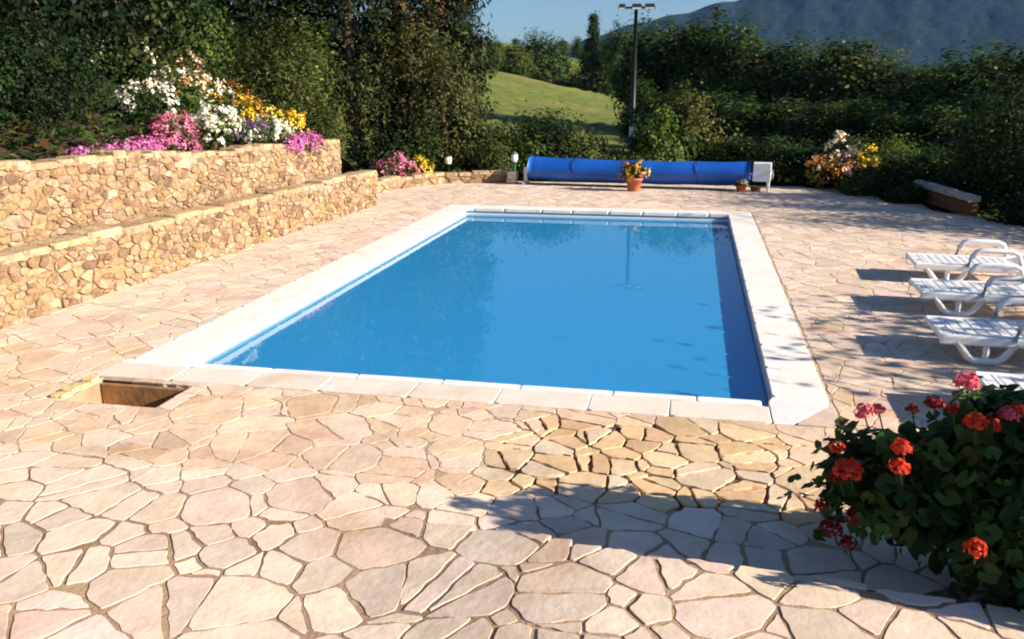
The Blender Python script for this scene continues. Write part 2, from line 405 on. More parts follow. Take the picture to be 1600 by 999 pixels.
    s.add(vs, [(i, i + 1, n + i + 1, n + i) for i in range(n - 1)]); tag(s.build('planting_soil', 'soil'), kind='structure')
    s = MB(); c0 = (W + .08, -CO + .012); c1 = (W + CO - .008, -CO + .012); c2 = (W + CO - .008, .10)
    mb = MB(); mb.add([(W + .03, -CO - .02, -.012), (W + CO, -CO - .02, -.012), (W + CO, .2, -.012), (W + .03, .2, -.012)], [(0, 1, 2, 3)]); mb.build('corner_bedding', 'mortar', d)
    stone(s, soften([c0, c1, c2], .05, .1, .006), lambda u, v, h: (u, v, h), .03, .001, .002, (.58, .46, .36)); s.build('paving_stone', 'paving', d)
    s = MB()
    # the open hatch
    p = MB(); x0, x1, y0, y1 = PIT; z = -.21
    p.add([(x0, y0, z), (x1, y0, z), (x1, y1, z), (x0, y1, z)], [(0, 1, 2, 3)])
    p.add([(x0, y0, z), (x1, y0, z), (x1, y0, -.008), (x0, y0, -.008)], [(0, 1, 2, 3)]); p.add([(x1, y0, z), (x1, y1, z), (x1, y1, -.008), (x1, y0, -.008)], [(0, 1, 2, 3)])
    p.add([(x0, y0, z), (x0, y1, z), (x0, y1, -.008), (x0, y0, -.008)], [(0, 1, 2, 3)])
    p.build('hatch_pit', 'mortar', d)
    b = MB(); b.box((x0 + .01, y1 - .04, z + .01), (x1 - .01, y1 - .002, -.02), bev=.006); b.build('hatch_board', 'board', d)
    b = MB()
    for k in range(4): b.box((x0 - .10 + k * .004, y0 + .02 + k * .1, -.01), (x0 - .005, y0 + .11 + k * .1, .022 + .006 * (k % 2)), (.62, .43, .20), .008)
    b.build('hatch_kerb', 'rubble', d)
deck()

# ------------------------------------------------------------------ pool
def pool():
    root = MB(); t = .12
    zt, zb = -.035, -.60
    for a, b in (((0, 0), (W, 0)), ((W, 0), (W, L)), ((W, L), (0, L)), ((0, L), (0, 0))):
        root.add([(*a, zb), (*b, zb), (*b, zt), (*a, zt)], [(0, 1, 2, 3)])
    root.add([(0, 0, zb), (W, 0, zb), (W, L, zb), (0, L, zb)], [(0, 1, 2, 3)])
    r = tag(root.build('pool_basin', 'liner'), kind='structure')
    # tile band and white bead at the water line
    tiles = MB(); step = .145
    def run(fn, le):
        k = 0
        while k * step + step < le:
            col = jit((.26, .32, .305), .06, .03)
            u0, u1 = k * step + .002, (k + 1) * step - .002
            vs = [fn(u, h, z) for u, h, z in ((u0, .002, -.078), (u1, .002, -.078), (u1, .002, -.045), (u0, .002, -.045), (u0, .008, -.075), (u1, .008, -.075), (u1, .008, -.048), (u0, .008, -.048))]
            tiles.add(vs, [(4, 5, 6, 7), (0, 1, 5, 4), (1, 2, 6, 5), (2, 3, 7, 6), (3, 0, 4, 7)], col); k += 1
    run(lambda u, h, z: (h, u, z), L); run(lambda u, h, z: (u, L - h, z), W); run(lambda u, h, z: (W - h, u, z), L); run(lambda u, h, z: (u, h, z), W)
    tag(tiles.build('tile_band', 'tile', r), kind='stuff')
    bead = MB()
    for a, b in (((0, 0), (.02, L)), ((W - .02, 0), (W, L)), ((.02, L - .02), (W - .02, L)), ((.02, 0), (W - .02, .02))):
        bead.box((*a, -.118), (*b, -.081), (.8, .82, .82))
    bead.build('liner_bead', 'whitepaint', r)
    # coping slabs
    def slab(poly, col, zt=.006):
        mb = MB(); A, c = area_cen(poly)
        stone(mb, soften(poly, .05, .3, .002), lambda u, v, h: (u, v, h), .045, zt + random.uniform(-.001, .001), .006, col, 0, .004); mb.build('coping_slab', 'coping', r)
    white = [(.75, .725, .68), (.76, .73, .69)]; pink = [(.71, .62, .53), (.72, .64, .56)]
    e = .022; j = .0015
    def row(a, b, mk, pal):
        u = a
        while u < b - .05:
            le = random.uniform(.5, .68); v = u + le if b - u - le > .3 else b
            mk(u + j, v - j, jit(pick(pal), .02, .01) if 0 else random.choice(pal)); u = v
    row(e + .0, L - e, lambda a, b, c: slab([(-CO, a), (e, a), (e, b), (-CO, b)], c), white)
    row(.12, L - e, lambda a, b, c: slab([(W - e, a), (W + CO - .02, a), (W + CO - .02, b), (W - e, b)], c), white)
    row(-CO, W + CO - .02, lambda a, b, c: slab([(a, L - e), (b, L - e), (b, L + CO), (a, L + CO)], c), white)
    row(-.42, W - .06, lambda a, b, c: slab([(a, -CO), (b, -CO), (b, -.075), (a, -.075)], c), pink)
    row(-.42, W - .1, lambda a, b, c: slab([(a, -.069), (b, -.069), (b, e), (a, e)], jit((.78, .77, .74), .03)), white)
    slab([(W - .055, -CO), (W + .07, -CO + .02), (W + CO - .05, .0), (W + CO - .02, .112), (W - e, .112), (W - .055, e)], (.72, .70, .68))
    wm = MB(); n = 24; vs = [(W * i / n, L * k / n, WATER) for k in range(n + 1) for i in range(n + 1)]
    wm.add(vs, [(k * (n + 1) + i, k * (n + 1) + i + 1, (k + 1) * (n + 1) + i + 1, (k + 1) * (n + 1) + i) for k in range(n) for i in range(n)], smooth=True)
    tag(wm.build('pool_water', 'water'), kind='structure')
pool()

# ------------------------------------------------------------------ stone walls
RUB = [(0.297, 0.192, 0.099), (0.313, 0.212, 0.117), (0.281, 0.176, 0.095), (0.330, 0.232, 0.145), (0.256, 0.156, 0.086), (0.306, 0.208, 0.131), (0.214, 0.128, 0.076), (0.347, 0.252, 0.172), (0.288, 0.184, 0.113), (0.164, 0.100, 0.063), (0.313, 0.208, 0.113), (0.281, 0.188, 0.131)]
def wall(name, label, path, top, base, thick, size, cap, group=None, limit=300):
    """rubble wall whose face follows path (outer face to the right of travel); top(u) gives its height"""
    root = thing(name, label, 'wall', (path[0][0], path[0][1], 0), 0, group); ox, oy = path[0]
    segs = []; u = 0
    for a, b in zip(path, path[1:]):
        a = Vector(a); b = Vector(b); le = (b - a).length; d = (b - a) / le; segs.append((u, u + le, a, d, Vector((d.y, -d.x)))); u += le
    TOT = u
    def fn(u, v, h):
        for s in segs:
            if u <= s[1] or s is segs[-1]:
                p = s[2] + s[3] * (u - s[0]) + s[4] * h; return (p.x - ox, p.y - oy, v)
    # core: mortar face, top and back
    core = MB(); n = max(2, int(TOT / .25)); us = sorted(set([TOT * i / n for i in range(n + 1)] + [s[1] for s in segs[:-1]])); m = len(us)
    vs = [fn(u, base, -.016) for u in us] + [fn(u, top(u) - .03, -.016) for u in us] + [fn(u, top(u) - .03, -thick) for u in us] + [fn(u, base, -thick) for u in us]
    fs = []
    for r_ in range(3): fs += [(r_ * m + i, r_ * m + i + 1, (r_ + 1) * m + i + 1, (r_ + 1) * m + i) for i in range(m - 1)]
    fs += [(0, m, 2 * m, 3 * m), (m - 1, 4 * m - 1, 3 * m - 1, 2 * m - 1)]
    core.add(vs, fs); core.build('mortar_core', 'wallmortar', root)
    st = 1.8; hmax = max(top(u) for u in us)
    cells = tess(0, TOT / st, base, hmax, lambda x, y: size * (1.12 + .55 * math.sin(x * 7.3 + y * 4) * math.sin(y * 11 + x * 2.1)), lambda x, y: .0045, mind=.5, wvar=.45)
    lst = []
    for poly in cells:
        poly = [(p[0] * st, p[1]) for p in poly]; A, c = area_cen(poly)
        if A < .0011: continue
        for q in ((-1, 0, -.004), (1, 0, TOT - .004), (0, 1, top(c[0]) - .015), (0, -1, -base - .004)):
            poly = clip(poly, *q)
            if len(poly) < 3: break
        if len(poly) < 3: continue
        A, c = area_cen(poly)
        if A < .0011 or c[1] > top(c[0]): continue
        lst.append((poly, A, c))
    # cap: flat stones along the top, uneven; end face stones
    caps = []; u = 0
    while u < TOT - .03:
        le = random.uniform(*cap); v = min(TOT, u + le); caps.append((u, v)); u = v
    cam = Vector((3.78 - ox, -5.54 - oy, 2.02))
    lst.sort(key=lambda t: -t[1] / (Vector(fn(t[2][0], t[2][1], 0)) - cam).length ** 2)
    lim = limit - len(caps); rest = MB()
    for i, (poly, A, c) in enumerate(lst):
        mb = MB() if i < lim else rest
        stone(mb, soften(poly, .13, .06, .009), fn, .05, random.uniform(-.009, .012), .007, jit(pick(RUB), .12), random.uniform(.001, .009), .16)
        if i < lim: mb.build('stone', 'rubble', root)
    for a, b in caps:
        mb = MB(); z0 = top((a + b) / 2) - .022; z1 = top((a + b) / 2) + random.uniform(.0, .03); ju = random.uniform(.004, .01)
        w0 = random.uniform(.0, .015); w1 = -min(thick, .3) + random.uniform(-.02, .02)
        pl = soften([(a + ju, w1), (b - ju, w1 + random.uniform(-.01, .01)), (b - ju, w0), (a + ju, w0 + random.uniform(-.01, .01))], .12, .12, .008)
        stone(mb, pl, lambda p, q, h: fn(p, z0 + h, q), .03, z1 - z0, .012, jit(random.choice(((.38, .27, .15), (.40, .29, .18), (.35, .24, .14))), .14), .006)
        mb.build('cap_stone', 'rubble', root)
    if rest.v: tag(rest.build('small_stones', 'rubble', root), kind='stuff')
    mb = MB()                                       # far end face
    for z in np.arange(base + .02, top(TOT) - .05, .17):
        for q in np.arange(-thick + .02, -.03, .2):
            pl = soften([(q, z), (min(q + .19, -.01), z), (min(q + .19, -.01), min(z + .16, top(TOT) - .02)), (q, min(z + .16, top(TOT) - .02))], .15, .15, .01)
            stone(mb, pl, lambda p, v, h: fn(TOT + h, v, p), .02, .012, .01, pick(RUB), .006)
    mb.build('end_stones', 'rubble', root); tag(root.children[-1], kind='stuff')
    return root
ux = lambda y: wall_x(y) - .37
wall('lower_stone_wall', 'low honey-coloured rubble wall along the paving, in front of the taller wall', [(wall_x(-3), -3), (wall_x(2), 2), (wall_x(8.9), 8.9)],
     lambda u: .60 + .012 * math.sin(u * 3.1) + .008 * math.sin(u * 9), -.03, .40, .066, (.28, .5))
wall('upper_stone_wall', 'taller honey-coloured rubble wall below the flower bank', [(ux(-3), -3), (ux(2.5), 2.5), (ux(8.25), 8.25)],
     lambda u: 1.38 - .23 * sstep(2.5, 11, u) + .02 * math.sin(u * 2.3) + .012 * math.sin(u * 7.7), .5, .30, .064, (.16, .34))
wall('bed_edging_wall', 'knee-high pale block wall edging the bed left of the blue roller', [(-2.35, 9.3), (-2.1, 11.1), (-1.45, 12.25), (-.12, 12.72)],
     lambda u: .22 + .012 * math.sin(u * 5), -.05, .25, .2, (.25, .42))

# ------------------------------------------------------------------ foliage
def unit(a): return a / np.maximum(np.linalg.norm(a, axis=-1, keepdims=True), 1e-6)
def leaf_mesh(name, P, N, size, colr, aspect=.55, droop=0.):
    """one folded rhombic leaf per point"""
    n = len(P); N = unit(N); r = unit(rng.normal(size=(n, 3))); r[:, 2] -= droop
    T = unit(r - (r * N).sum(1, keepdims=True) * N); B = np.cross(N, T); s = np.asarray(size).reshape(-1, 1) * np.ones((n, 1))
    V = np.empty((n, 4, 3)); V[:, 0] = P - T * s * .5; V[:, 2] = P + T * s * .5
    V[:, 1] = P + B * s * .5 * aspect + N * s * .10 + T * s * .05; V[:, 3] = P - B * s * .5 * aspect + N * s * .10 + T * s * .05
    me = bpy.data.meshes.new(name); me.vertices.add(4 * n); me.loops.add(4 * n); me.polygons.add(n)
    me.vertices.foreach_set('co', V.astype(np.float32).ravel()); me.loops.foreach_set('vertex_index', np.arange(4 * n, dtype=np.int32))
    me.polygons.foreach_set('loop_start', np.arange(0, 4 * n, 4, dtype=np.int32)); me.polygons.foreach_set('loop_total', np.full(n, 4, np.int32))
    a = me.attributes.new('tint', 'FLOAT_COLOR', 'FACE'); c = np.ones((n, 4), np.float32); c[:, :3] = colr; a.data.foreach_set('color', c.ravel())
    me.update(calc_edges=True); return me
def clumps(n, c, r, lobes=.25, low=.0, shell=.55):
    """clump centres spread through an uneven ellipsoid"""
    d = unit(rng.normal(size=(n, 3)))
    if low is not None: d[:, 2] = np.where(d[:, 2] < -.5 + low, -d[:, 2] * .6, d[:, 2])
    d = unit(d)
    ph = rng.random(6) * 6.28
    f = 1 + lobes * (np.sin(3 * np.arctan2(d[:, 1], d[:, 0]) + ph[0] + 2 * d[:, 2]) * .5 + np.sin(5 * d[:, 2] + ph[1]) * .5 + np.sin(4 * d[:, 0] * 2 + ph[2]) * .4)
    q = (shell + (1 - shell) * rng.random(n) ** .7) * f
    return np.asarray(c) + d * q[:, None] * np.asarray(r), d
def cloud(C, D, per, sig, size, cols, up=.35, cvar=.35, lvar=.25, aspect=.55, droop=0., name='crown'):
    n = len(C); P = np.repeat(C, per, 0); sg = np.asarray(sig) * (.6 + .8 * rng.random((n, 1))); sg = np.repeat(sg, per, 0)
    off = rng.normal(size=P.shape); off *= sg; P = P + off
    N = np.repeat(D, per, 0) * .7 + unit(off) * .5 + rng.normal(size=P.shape) * .45; N[:, 2] += up
    cols = np.array(cols); base = cols[rng.integers(0, len(cols), n)] * (1 + cvar * (rng.random((n, 1)) * 2 - 1)); col = np.repeat(base, per, 0) * (1 + lvar * (rng.random((len(P), 1)) * 2 - 1))
    return leaf_mesh(name, P, N, size * (.6 + .7 * rng.random(len(P))), np.clip(col, .003, 1), aspect, droop)
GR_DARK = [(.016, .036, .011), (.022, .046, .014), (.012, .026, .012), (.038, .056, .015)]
GR_SHADED = [(.005, .013, .005), (.009, .020, .007), (.004, .009, .005), (.014, .022, .008)]  # dark green with the shade on the background trees put into the colour
GR_MID = [(.040, .080, .018), (.058, .095, .022), (.030, .062, .016), (.085, .110, .028)]
GR_OLIVE = [(.085, .095, .025), (.060, .075, .022), (.110, .110, .035), (.050, .065, .020)]
GR_BRIGHT = [(.090, .150, .025), (.120, .170, .030), (.065, .115, .022)]
GR_BROWN = [(.110, .060, .025), (.080, .065, .022), (.050, .060, .020), (.130, .075, .030)]

def trunk_mesh(h, r, C, n_limb=6, lean=.05):
    mb = MB(); k = 6; pts = []; x = y = 0
    for i in range(k + 1):
        pts.append((x, y, h * i / k)); x += random.uniform(-lean, lean) * h / k * 2; y += random.uniform(-lean, lean) * h / k * 2
    mb.tube(pts, [r * (1 - .75 * i / k) * (1.35 if i == 0 else 1) for i in range(k + 1)], 7)
    idx = rng.choice(len(C), min(n_limb, len(C)), replace=False)
    for q in idx:
        z = random.uniform(.35, .9) * h; i = min(k - 1, int(z / h * k)); a = Vector(pts[i]).lerp(Vector(pts[i + 1]), z / h * k - i); e = Vector(C[q]); m = a.lerp(e, .5) + Vector((0, 0, .06 * h))
        mb.tube([a, m, e], [r * .4, r * .25, r * .08], 5)
    return mb
def make_tree(name, label, h, r, cols, n=70, per=70, leaf=.2, base=.12, shell=.5, lobes=.3, kind='broad', loc=(0, 0, 0), bark='bark', group=None, cat='tree', mat_='leaf', tr=None):
    root = thing(name, label, cat, loc, random.uniform(0, 6.28), group)
    if kind == 'conifer':
        t = rng.random(n) ** .8; z = h * (base + (1 - base) * t); rad = r * (1 - t) ** .8 * (.65 + .5 * rng.random(n)); a = rng.random(n) * 6.28
        C = np.stack([rad * np.cos(a), rad * np.sin(a), z - .15 * rad], 1); D = np.stack([np.cos(a), np.sin(a), .3 + 0 * a], 1)
        me = cloud(C, D, per, [.16 * r, .16 * r, .09 * r], leaf, cols, aspect=.35, droop=.6)
    elif kind == 'column':
        t = rng.random(n); z = h * (base + (1 - base) * t); rad = r * np.sin(np.pi * np.clip(.12 + .82 * t, 0, 1)) ** .6 * (.5 + .6 * rng.random(n)); a = rng.random(n) * 6.28
        C = np.stack([rad * np.cos(a), rad * np.sin(a), z], 1); D = np.stack([np.cos(a), np.sin(a), .5 + 0 * a], 1)
        me = cloud(C, D, per, [.18 * r, .18 * r, .07 * h], leaf, cols, aspect=.4)
    else:
        C, D = clumps(n, (0, 0, h * (base + (1 - base) * .5)), (r, r, h * (1 - base) * .46), lobes * .8, None, shell)
        me = cloud(C, D, per, .2 * r, leaf, cols)
    me.materials.append(M[mat_]); link('crown', me, root)
    trunk_mesh(h * .8, tr or .035 * h, C).build('trunk', bark, root)
    return root
def make_bush(name, label, loc, r, cols, n=30, per=60, leaf=.07, blooms=(), cat='shrub', group=None, lobes=.25, up=.35, sig=.22, rz=None, low=0., aspect=.55):
    """rounded plant; blooms = [(petal colours, heads, head size, where)], where: 'top' | 'side' | 'all'"""
    root = thing(name, label, cat, loc, rz if rz is not None else 0, group)
    C, D = clumps(n, (0, 0, r[2] * .45), (r[0], r[1], r[2] * .62), lobes, low, .35)
    C[:, 2] = np.maximum(C[:, 2], .02)
    me = cloud(C, D, per, [sig * r[0], sig * r[1], sig * r[2]], leaf, cols, up, aspect=aspect); me.materials.append(M['leaf']); link('foliage', me, root)
    mb = MB()
    for q in range(5):
        e = C[random.randrange(len(C))]; mb.tube([(e[0] * .1, e[1] * .1, -.05), (e[0] * .5, e[1] * .5, e[2] * .6), tuple(e)], [.018 * r[2] + .006, .012 * r[2] + .004, .003], 5)
    mb.build('stem', 'bark', root)
    for pc, heads, hs, where in blooms:
        Q, E = clumps(heads, (0, 0, r[2] * .5), (r[0] * 1.05, r[1] * 1.05, r[2] * .7), lobes, .6 if where == 'top' else .1, .82)
        Q[:, 2] = np.maximum(Q[:, 2], .04)
        per_h = 16; m2 = cloud(Q, E, per_h, hs * .33, hs * .55, pc, .3, .18, .15, aspect=.9, name='blossoms'); m2.materials.append(M['petal']); link('blossoms', m2, root)
    return root

WHITE = [(.76, .74, .60), (.80, .79, .70), (.70, .66, .48)]; PINK = [(.62, .17, .32), (.70, .25, .38), (.55, .12, .22)]; MAG = [(.62, .17, .42), (.70, .27, .50), (.52, .12, .34)]
PURP = [(.25, .10, .38), (.34, .16, .45)]; YEL = [(.80, .55, .04), (.75, .50, .03), (.82, .66, .12)]; ORA = [(.65, .28, .05), (.55, .22, .05), (.70, .38, .10)]; RED = [(.62, .05, .025), (.68, .07, .03), (.55, .04, .025)]
APR = [(.78, .52, .34), (.80, .60, .42)]
def bz(x, y): return bank_z(x, y) - .02
def bed(name, label, x, y, r, cols, n, per, leaf, blooms, cat='flowering plant', dz=0, **k):
    return make_bush(name, label, (x, y, bz(x, y) + dz), r, cols, n, per, leaf, blooms, cat=cat, group='plants on the bank above the stone walls', **k)
# the flower bank above the wall, from the near end to the far end
bed('evergreen_shrub', 'large dark green shrub at the left edge of the picture behind the wall', -4.0, 2.7, (.95, .95, 1.35), GR_DARK + GR_SHADED, 90, 130, .052, (), cat='shrub', dz=-.1)
bed('evergreen_shrub', 'mid green leafy shrub right of the large dark one, above magenta flowers', -4.15, 4.1, (.75, .7, .95), GR_DARK + GR_BROWN[2:3] + GR_SHADED, 60, 120, .052, (), cat='shrub')
bed('trailing_flowers', 'larger magenta pink cushion right of the small leftmost one on the wall', -2.78, 3.75, (.30, .42, .22), GR_MID, 22, 40, .05, [(MAG, 120, .07, 'all')])
bed('trailing_flowers', 'small magenta cushion at the very left end of the flowers on the wall', -2.76, 3.05, (.26, .34, .18), GR_MID, 18, 40, .05, [(MAG, 80, .07, 'all')])
bed('trailing_flowers', 'crimson pink flowers on the wall between magenta cushion and white roses', -2.75, 4.55, (.28, .36, .26), GR_MID, 20, 40, .05, [(PINK, 70, .07, 'all')])
bed('trailing_flowers', 'deep pink drift sloping down to the wall beside the white roses', -3.05, 5.0, (.30, .40, .36), GR_MID, 20, 40, .05, [(PINK, 85, .075, 'all')])
bed('rose_bush', 'white rose bush low on the wall with dense cream blooms', -2.85, 5.75, (.36, .46, .46), GR_MID, 26, 45, .055, [(WHITE, 52, .10, 'all')])
bed('rose_bush', 'sparser white rose bush behind the pink drift', -3.75, 5.6, (.42, .45, .50), GR_DARK, 26, 50, .06, [(WHITE, 26, .11, 'all')])
bed('lavender_clump', 'purple flowered clump between two white rose bushes', -2.75, 6.45, (.28, .34, .34), GR_MID, 18, 45, .05, [(PURP, 40, .07, 'all')])
bed('rose_bush', 'cream rose bush right of the purple clump', -2.72, 7.1, (.30, .38, .36), GR_MID, 20, 45, .055, [(WHITE, 34, .10, 'all')])
bed('rose_bush', 'tall cream rose bush in the middle of the bank below the round shrub', -4.0, 7.0, (.50, .55, .62), GR_MID + GR_BRIGHT[:1], 34, 55, .06, [(WHITE, 22, .095, 'top'), (APR, 9, .11, 'top'), (ORA, 5, .1, 'top')])
bed('rose_bush', 'apricot rose bush above the white ones, with brownish stems', -4.7, 7.9, (.55, .5, .60), GR_BROWN + GR_MID, 32, 50, .06, [(APR, 14, .10, 'top'), (WHITE, 10, .095, 'top')])
bed('rose_bush', 'white rose bush high on the bank with a cluster of blooms on top', -5.5, 7.6, (.60, .6, .75), GR_DARK + GR_MID, 36, 55, .065, [(WHITE, 13, .11, 'top')])
bed('rose_bush', 'dark rose bush with one pale pink bloom, highest on the bank', -6.3, 7.2, (.65, .6, .70), GR_DARK, 36, 55, .07, [([(.82, .62, .52), (.80, .70, .60)], 3, .2, 'top')])
bed('golden_flowers', 'bright yellow flower clump beside the magenta cushion at the wall end', -2.9, 8.0, (.32, .34, .34), GR_OLIVE, 22, 45, .05, [(YEL, 80, .075, 'all')])
bed('golden_flowers', 'yellow flower clump with some orange, left of the brightest one', -3.3, 7.65, (.32, .34, .42), GR_OLIVE, 22, 45, .05, [(YEL, 34, .08, 'all'), (ORA, 12, .08, 'all')])
bed('orange_flowers', 'orange brown flower clump in front of the conifer-like shrub', -3.95, 8.0, (.42, .42, .48), GR_OLIVE + GR_BROWN, 26, 50, .055, [(ORA, 22, .08, 'top'), (YEL, 12, .08, 'top')])
t = make_bush('cascading_flowers', 'magenta cushion spilling over the wall top at its far end', (-2.13, 7.05, 1.02), (.17, .50, .26), GR_MID, 18, 40, .045, [(MAG, 150, .065, 'all')], cat='flowering plant')
bed('round_shrub', 'rounded green shrub with a yellowish top behind the cream roses', -5.9, 10.1, (.95, .85, 1.55), GR_MID + GR_BRIGHT, 80, 90, .085, (), cat='shrub', lobes=.15, dz=.75)
bed('feathery_shrub', 'big feathery yellow-green shrub leaning over the far end of the upper wall', -3.35, 8.95, (1.0, .85, 1.55), GR_OLIVE + GR_BRIGHT, 120, 100, .085, (), cat='shrub', lobes=.2, aspect=.3, dz=-.1)
make_bush('feathery_shrub', 'smaller feathery shrub at the corner where the upper wall ends', (-2.55, 8.75, .75), (.45, .45, .75), GR_OLIVE + GR_BRIGHT[2:], 40, 90, .075, (), aspect=.3)
def ground_cover():
    n = 16000; x = -2.65 - rng.random(n) ** 1.3 * 8; y = -4 + rng.random(n) * 16
    z = np.array([bank_z(a, b) for a, b in zip(x, y)]) + rng.random(n) * .14
    N = rng.normal(size=(n, 3)) * .5; N[:, 2] += 1; c = np.array(GR_DARK + GR_MID + GR_BROWN[:1]); col = c[rng.integers(0, len(c), n)] * (.7 + .6 * rng.random((n, 1)))
    me = leaf_mesh('ground_cover', np.stack([x, y, z], 1), N, .09 + .08 * rng.random(n), col); me.materials.append(M['leaf'])
    tag(link('ground_cover', me), kind='stuff')
ground_cover()

# bed left of the roller, behind its edging wall
def low(name, label, x, y, r, cols, n, per, leaf, blooms=(), cat='flowering plant', z=.1, group='plants in the beds behind the deck', **k):
    return make_bush(name, label, (x, y, z), r, cols, n, per, leaf, blooms, cat=cat, group=group, **k)
low('pink_flowers', 'pink flower clump at the end of the lower wall, behind the block edging', -2.35, 11.9, (.40, .40, .42), GR_MID, 22, 45, .055, [(PINK, 60, .085, 'all'), ([(.80, .45, .55)], 14, .08, 'top')])
low('yellow_flowers', 'small yellow flower clump right of the pink flowers', -1.95, 12.45, (.26, .24, .34), GR_MID, 16, 40, .05, [(YEL, 40, .085, 'all')])
low('leafy_shrub', 'low dark leafy shrub behind the pink and yellow flowers', -2.4, 13.2, (.9, .5, .75), GR_DARK + GR_MID, 40, 60, .08, cat='shrub')
low('leafy_shrub', 'olive leafy shrub behind the edging wall, left of the green lantern', -.75, 13.5, (.6, .45, .62), GR_OLIVE + GR_BRIGHT[:1], 34, 55, .07, cat='shrub')
low('leafy_shrub', 'bright green leafy shrub behind the green lantern', .05, 13.9, (.6, .5, .65), GR_BRIGHT + GR_MID, 36, 55, .075, cat='shrub')
low('leafy_shrub', 'mid green leafy shrub behind the left half of the blue roller', 1.2, 14.2, (.8, .5, .62), GR_MID + GR_OLIVE, 36, 55, .08, cat='shrub')
low('leafy_shrub', 'low green shrub behind the terracotta pot', 2.7, 14.3, (.55, .5, .40), GR_MID + GR_OLIVE, 36, 55, .08, cat='shrub')
low('leafy_shrub', 'dark green shrub behind the white right end of the roller', 5.7, 14.2, (.75, .6, .62), GR_DARK, 36, 60, .08, cat='shrub')
# bed right of the roller
low('orange_flowers', 'orange brown flower clump right of the white roller bracket', 6.35, 12.75, (.34, .34, .50), GR_BROWN + GR_MID, 22, 45, .055, [(ORA, 26, .10, 'all'), (APR, 10, .10, 'top')])
low('pink_flowers', 'dusty pink flowers between the orange and the yellow clump', 6.8, 12.8, (.26, .26, .48), GR_MID, 16, 45, .055, [([(.5, .28, .28), (.45, .2, .22)], 26, .085, 'all')])
low('yellow_flowers', 'tall golden yellow flower clump at the right rear corner of the deck', 7.15, 12.85, (.26, .26, .62), GR_MID, 18, 45, .055, [(YEL, 30, .10, 'top')])
low('cream_plumes', 'cream plumed plant standing behind the orange flowers', 6.72, 13.6, (.42, .35, .80), GR_DARK, 22, 50, .06, [([(.78, .70, .52), (.74, .62, .48)], 12, .16, 'top')])
low('leafy_shrub', 'bright lime green shrub right of the golden flowers', 7.75, 13.4, (.52, .45, .82), GR_BRIGHT, 34, 60, .07, cat='shrub')
low('leafy_shrub', 'low dark ground-hugging shrub in front of the golden flowers', 7.15, 11.9, (.5, .55, .32), GR_DARK + GR_MID, 30, 60, .065, cat='shrub', z=0)
low('leafy_shrub', 'low dark shrub left of the weathered timber', 7.55, 11.1, (.36, .4, .26), GR_DARK, 22, 60, .06, cat='shrub', z=0)
for i, (x, y, rr, hh, lab) in enumerate([(8.9, 10.9, .8, 1.75, 'dark shrub right behind the weathered timber'), (9.5, 9.5, .85, 2.0, 'dark shrub right of the timber, nearer the loungers'), (8.95, 8.6, .5, .35, 'low dark shrub at the edge of the paving behind the farthest lounger'),
                                      (10.1, 7.9, .9, 1.9, 'dark shrub behind the farthest lounger at the right edge'), (10.9, 6.5, .8, 1.1, 'dark shrub beyond the head end of the loungers'), (9.6, 12.2, .9, .95, 'dark shrub well behind the weathered timber')]):
    low('hedge_shrub', lab, x, y, (rr, rr, hh), GR_DARK + GR_OLIVE[3:], 80, 80, .08, cat='shrub', z=-.05, group='dark shrubs along the right side of the deck')
make_tree('shade_tree', 'unseen bushy tree added off to the right to shade the two nearest loungers', 2.0, 1.4, GR_DARK, 170, 80, .14, base=.05, loc=(10.4, .95, -.1))  # out of view; added to cast shade over loungers and coping

# ------------------------------------------------------------------ big trees to the left and behind
def T(b, d, h, r, cols, name, label, kind='broad', n=90, per=80, leaf=.15, zb=None, **k):
    x, y = polar(b, d); z = zb if zb is not None else ground_h(x, y) - .05
    return make_tree(name, label, h, r, cols, n, per, leaf, kind=kind, loc=(x, y, z), group='tall trees behind the flower bank', **k)
T(-41.5, 15.5, 6.0, 2.0, GR_SHADED, 'dark_tree', 'dark tree filling the top left corner', n=110, zb=1.4, base=0)
T(-37, 19, 6.0, 2.1, GR_SHADED, 'dark_tree', 'second dark tree from the left, high on the bank behind the pale pink bloom', n=110, zb=1.6, base=0)
T(-32.8, 21, 6.2, 2.2, GR_SHADED, 'dark_tree', 'dark tree directly behind the rounded green shrub', n=110, zb=1.2, base=0)
T(-29, 23, 6.6, 2.1, GR_SHADED, 'dark_tree', 'dark tree behind the feathery shrub on the left side', n=110, zb=.8, base=0)
T(-25.4, 23, 7.2, 2.0, GR_SHADED + GR_BROWN[1:2], 'dark_tree', 'dark tree with some rusty foliage right above the feathery shrub', n=110, zb=.1, base=0)
T(-39.5, 13.8, 2.6, 1.25, GR_SHADED, 'leafy_shrub', 'dark shrub filling the left edge above the large evergreen', n=80, per=80, leaf=.11, zb=2.2, base=0, cat='shrub')
T(-35.2, 16.5, 2.6, 1.4, GR_SHADED + GR_BROWN[2:3], 'leafy_shrub', 'dark shrub behind the highest rose bush', n=80, per=80, leaf=.11, zb=2.2, base=0, cat='shrub')
T(-22, 21, 7.0, 1.7, GR_SHADED, 'cypress_tree', 'tall dense blackish green conifer left of the rusty trunk', 'conifer', n=220, per=60, leaf=.16, zb=0, base=.0, mat_='needle')
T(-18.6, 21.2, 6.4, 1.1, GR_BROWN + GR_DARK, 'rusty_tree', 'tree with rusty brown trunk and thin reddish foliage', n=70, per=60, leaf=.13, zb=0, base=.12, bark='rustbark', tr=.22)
T(-17.0, 21.5, 6.8, 1.5, GR_SHADED + GR_OLIVE[3:], 'cypress_tree', 'tall dark conifer right of the rusty trunk', 'conifer', n=200, per=60, leaf=.16, zb=0, base=.0, mat_='needle')
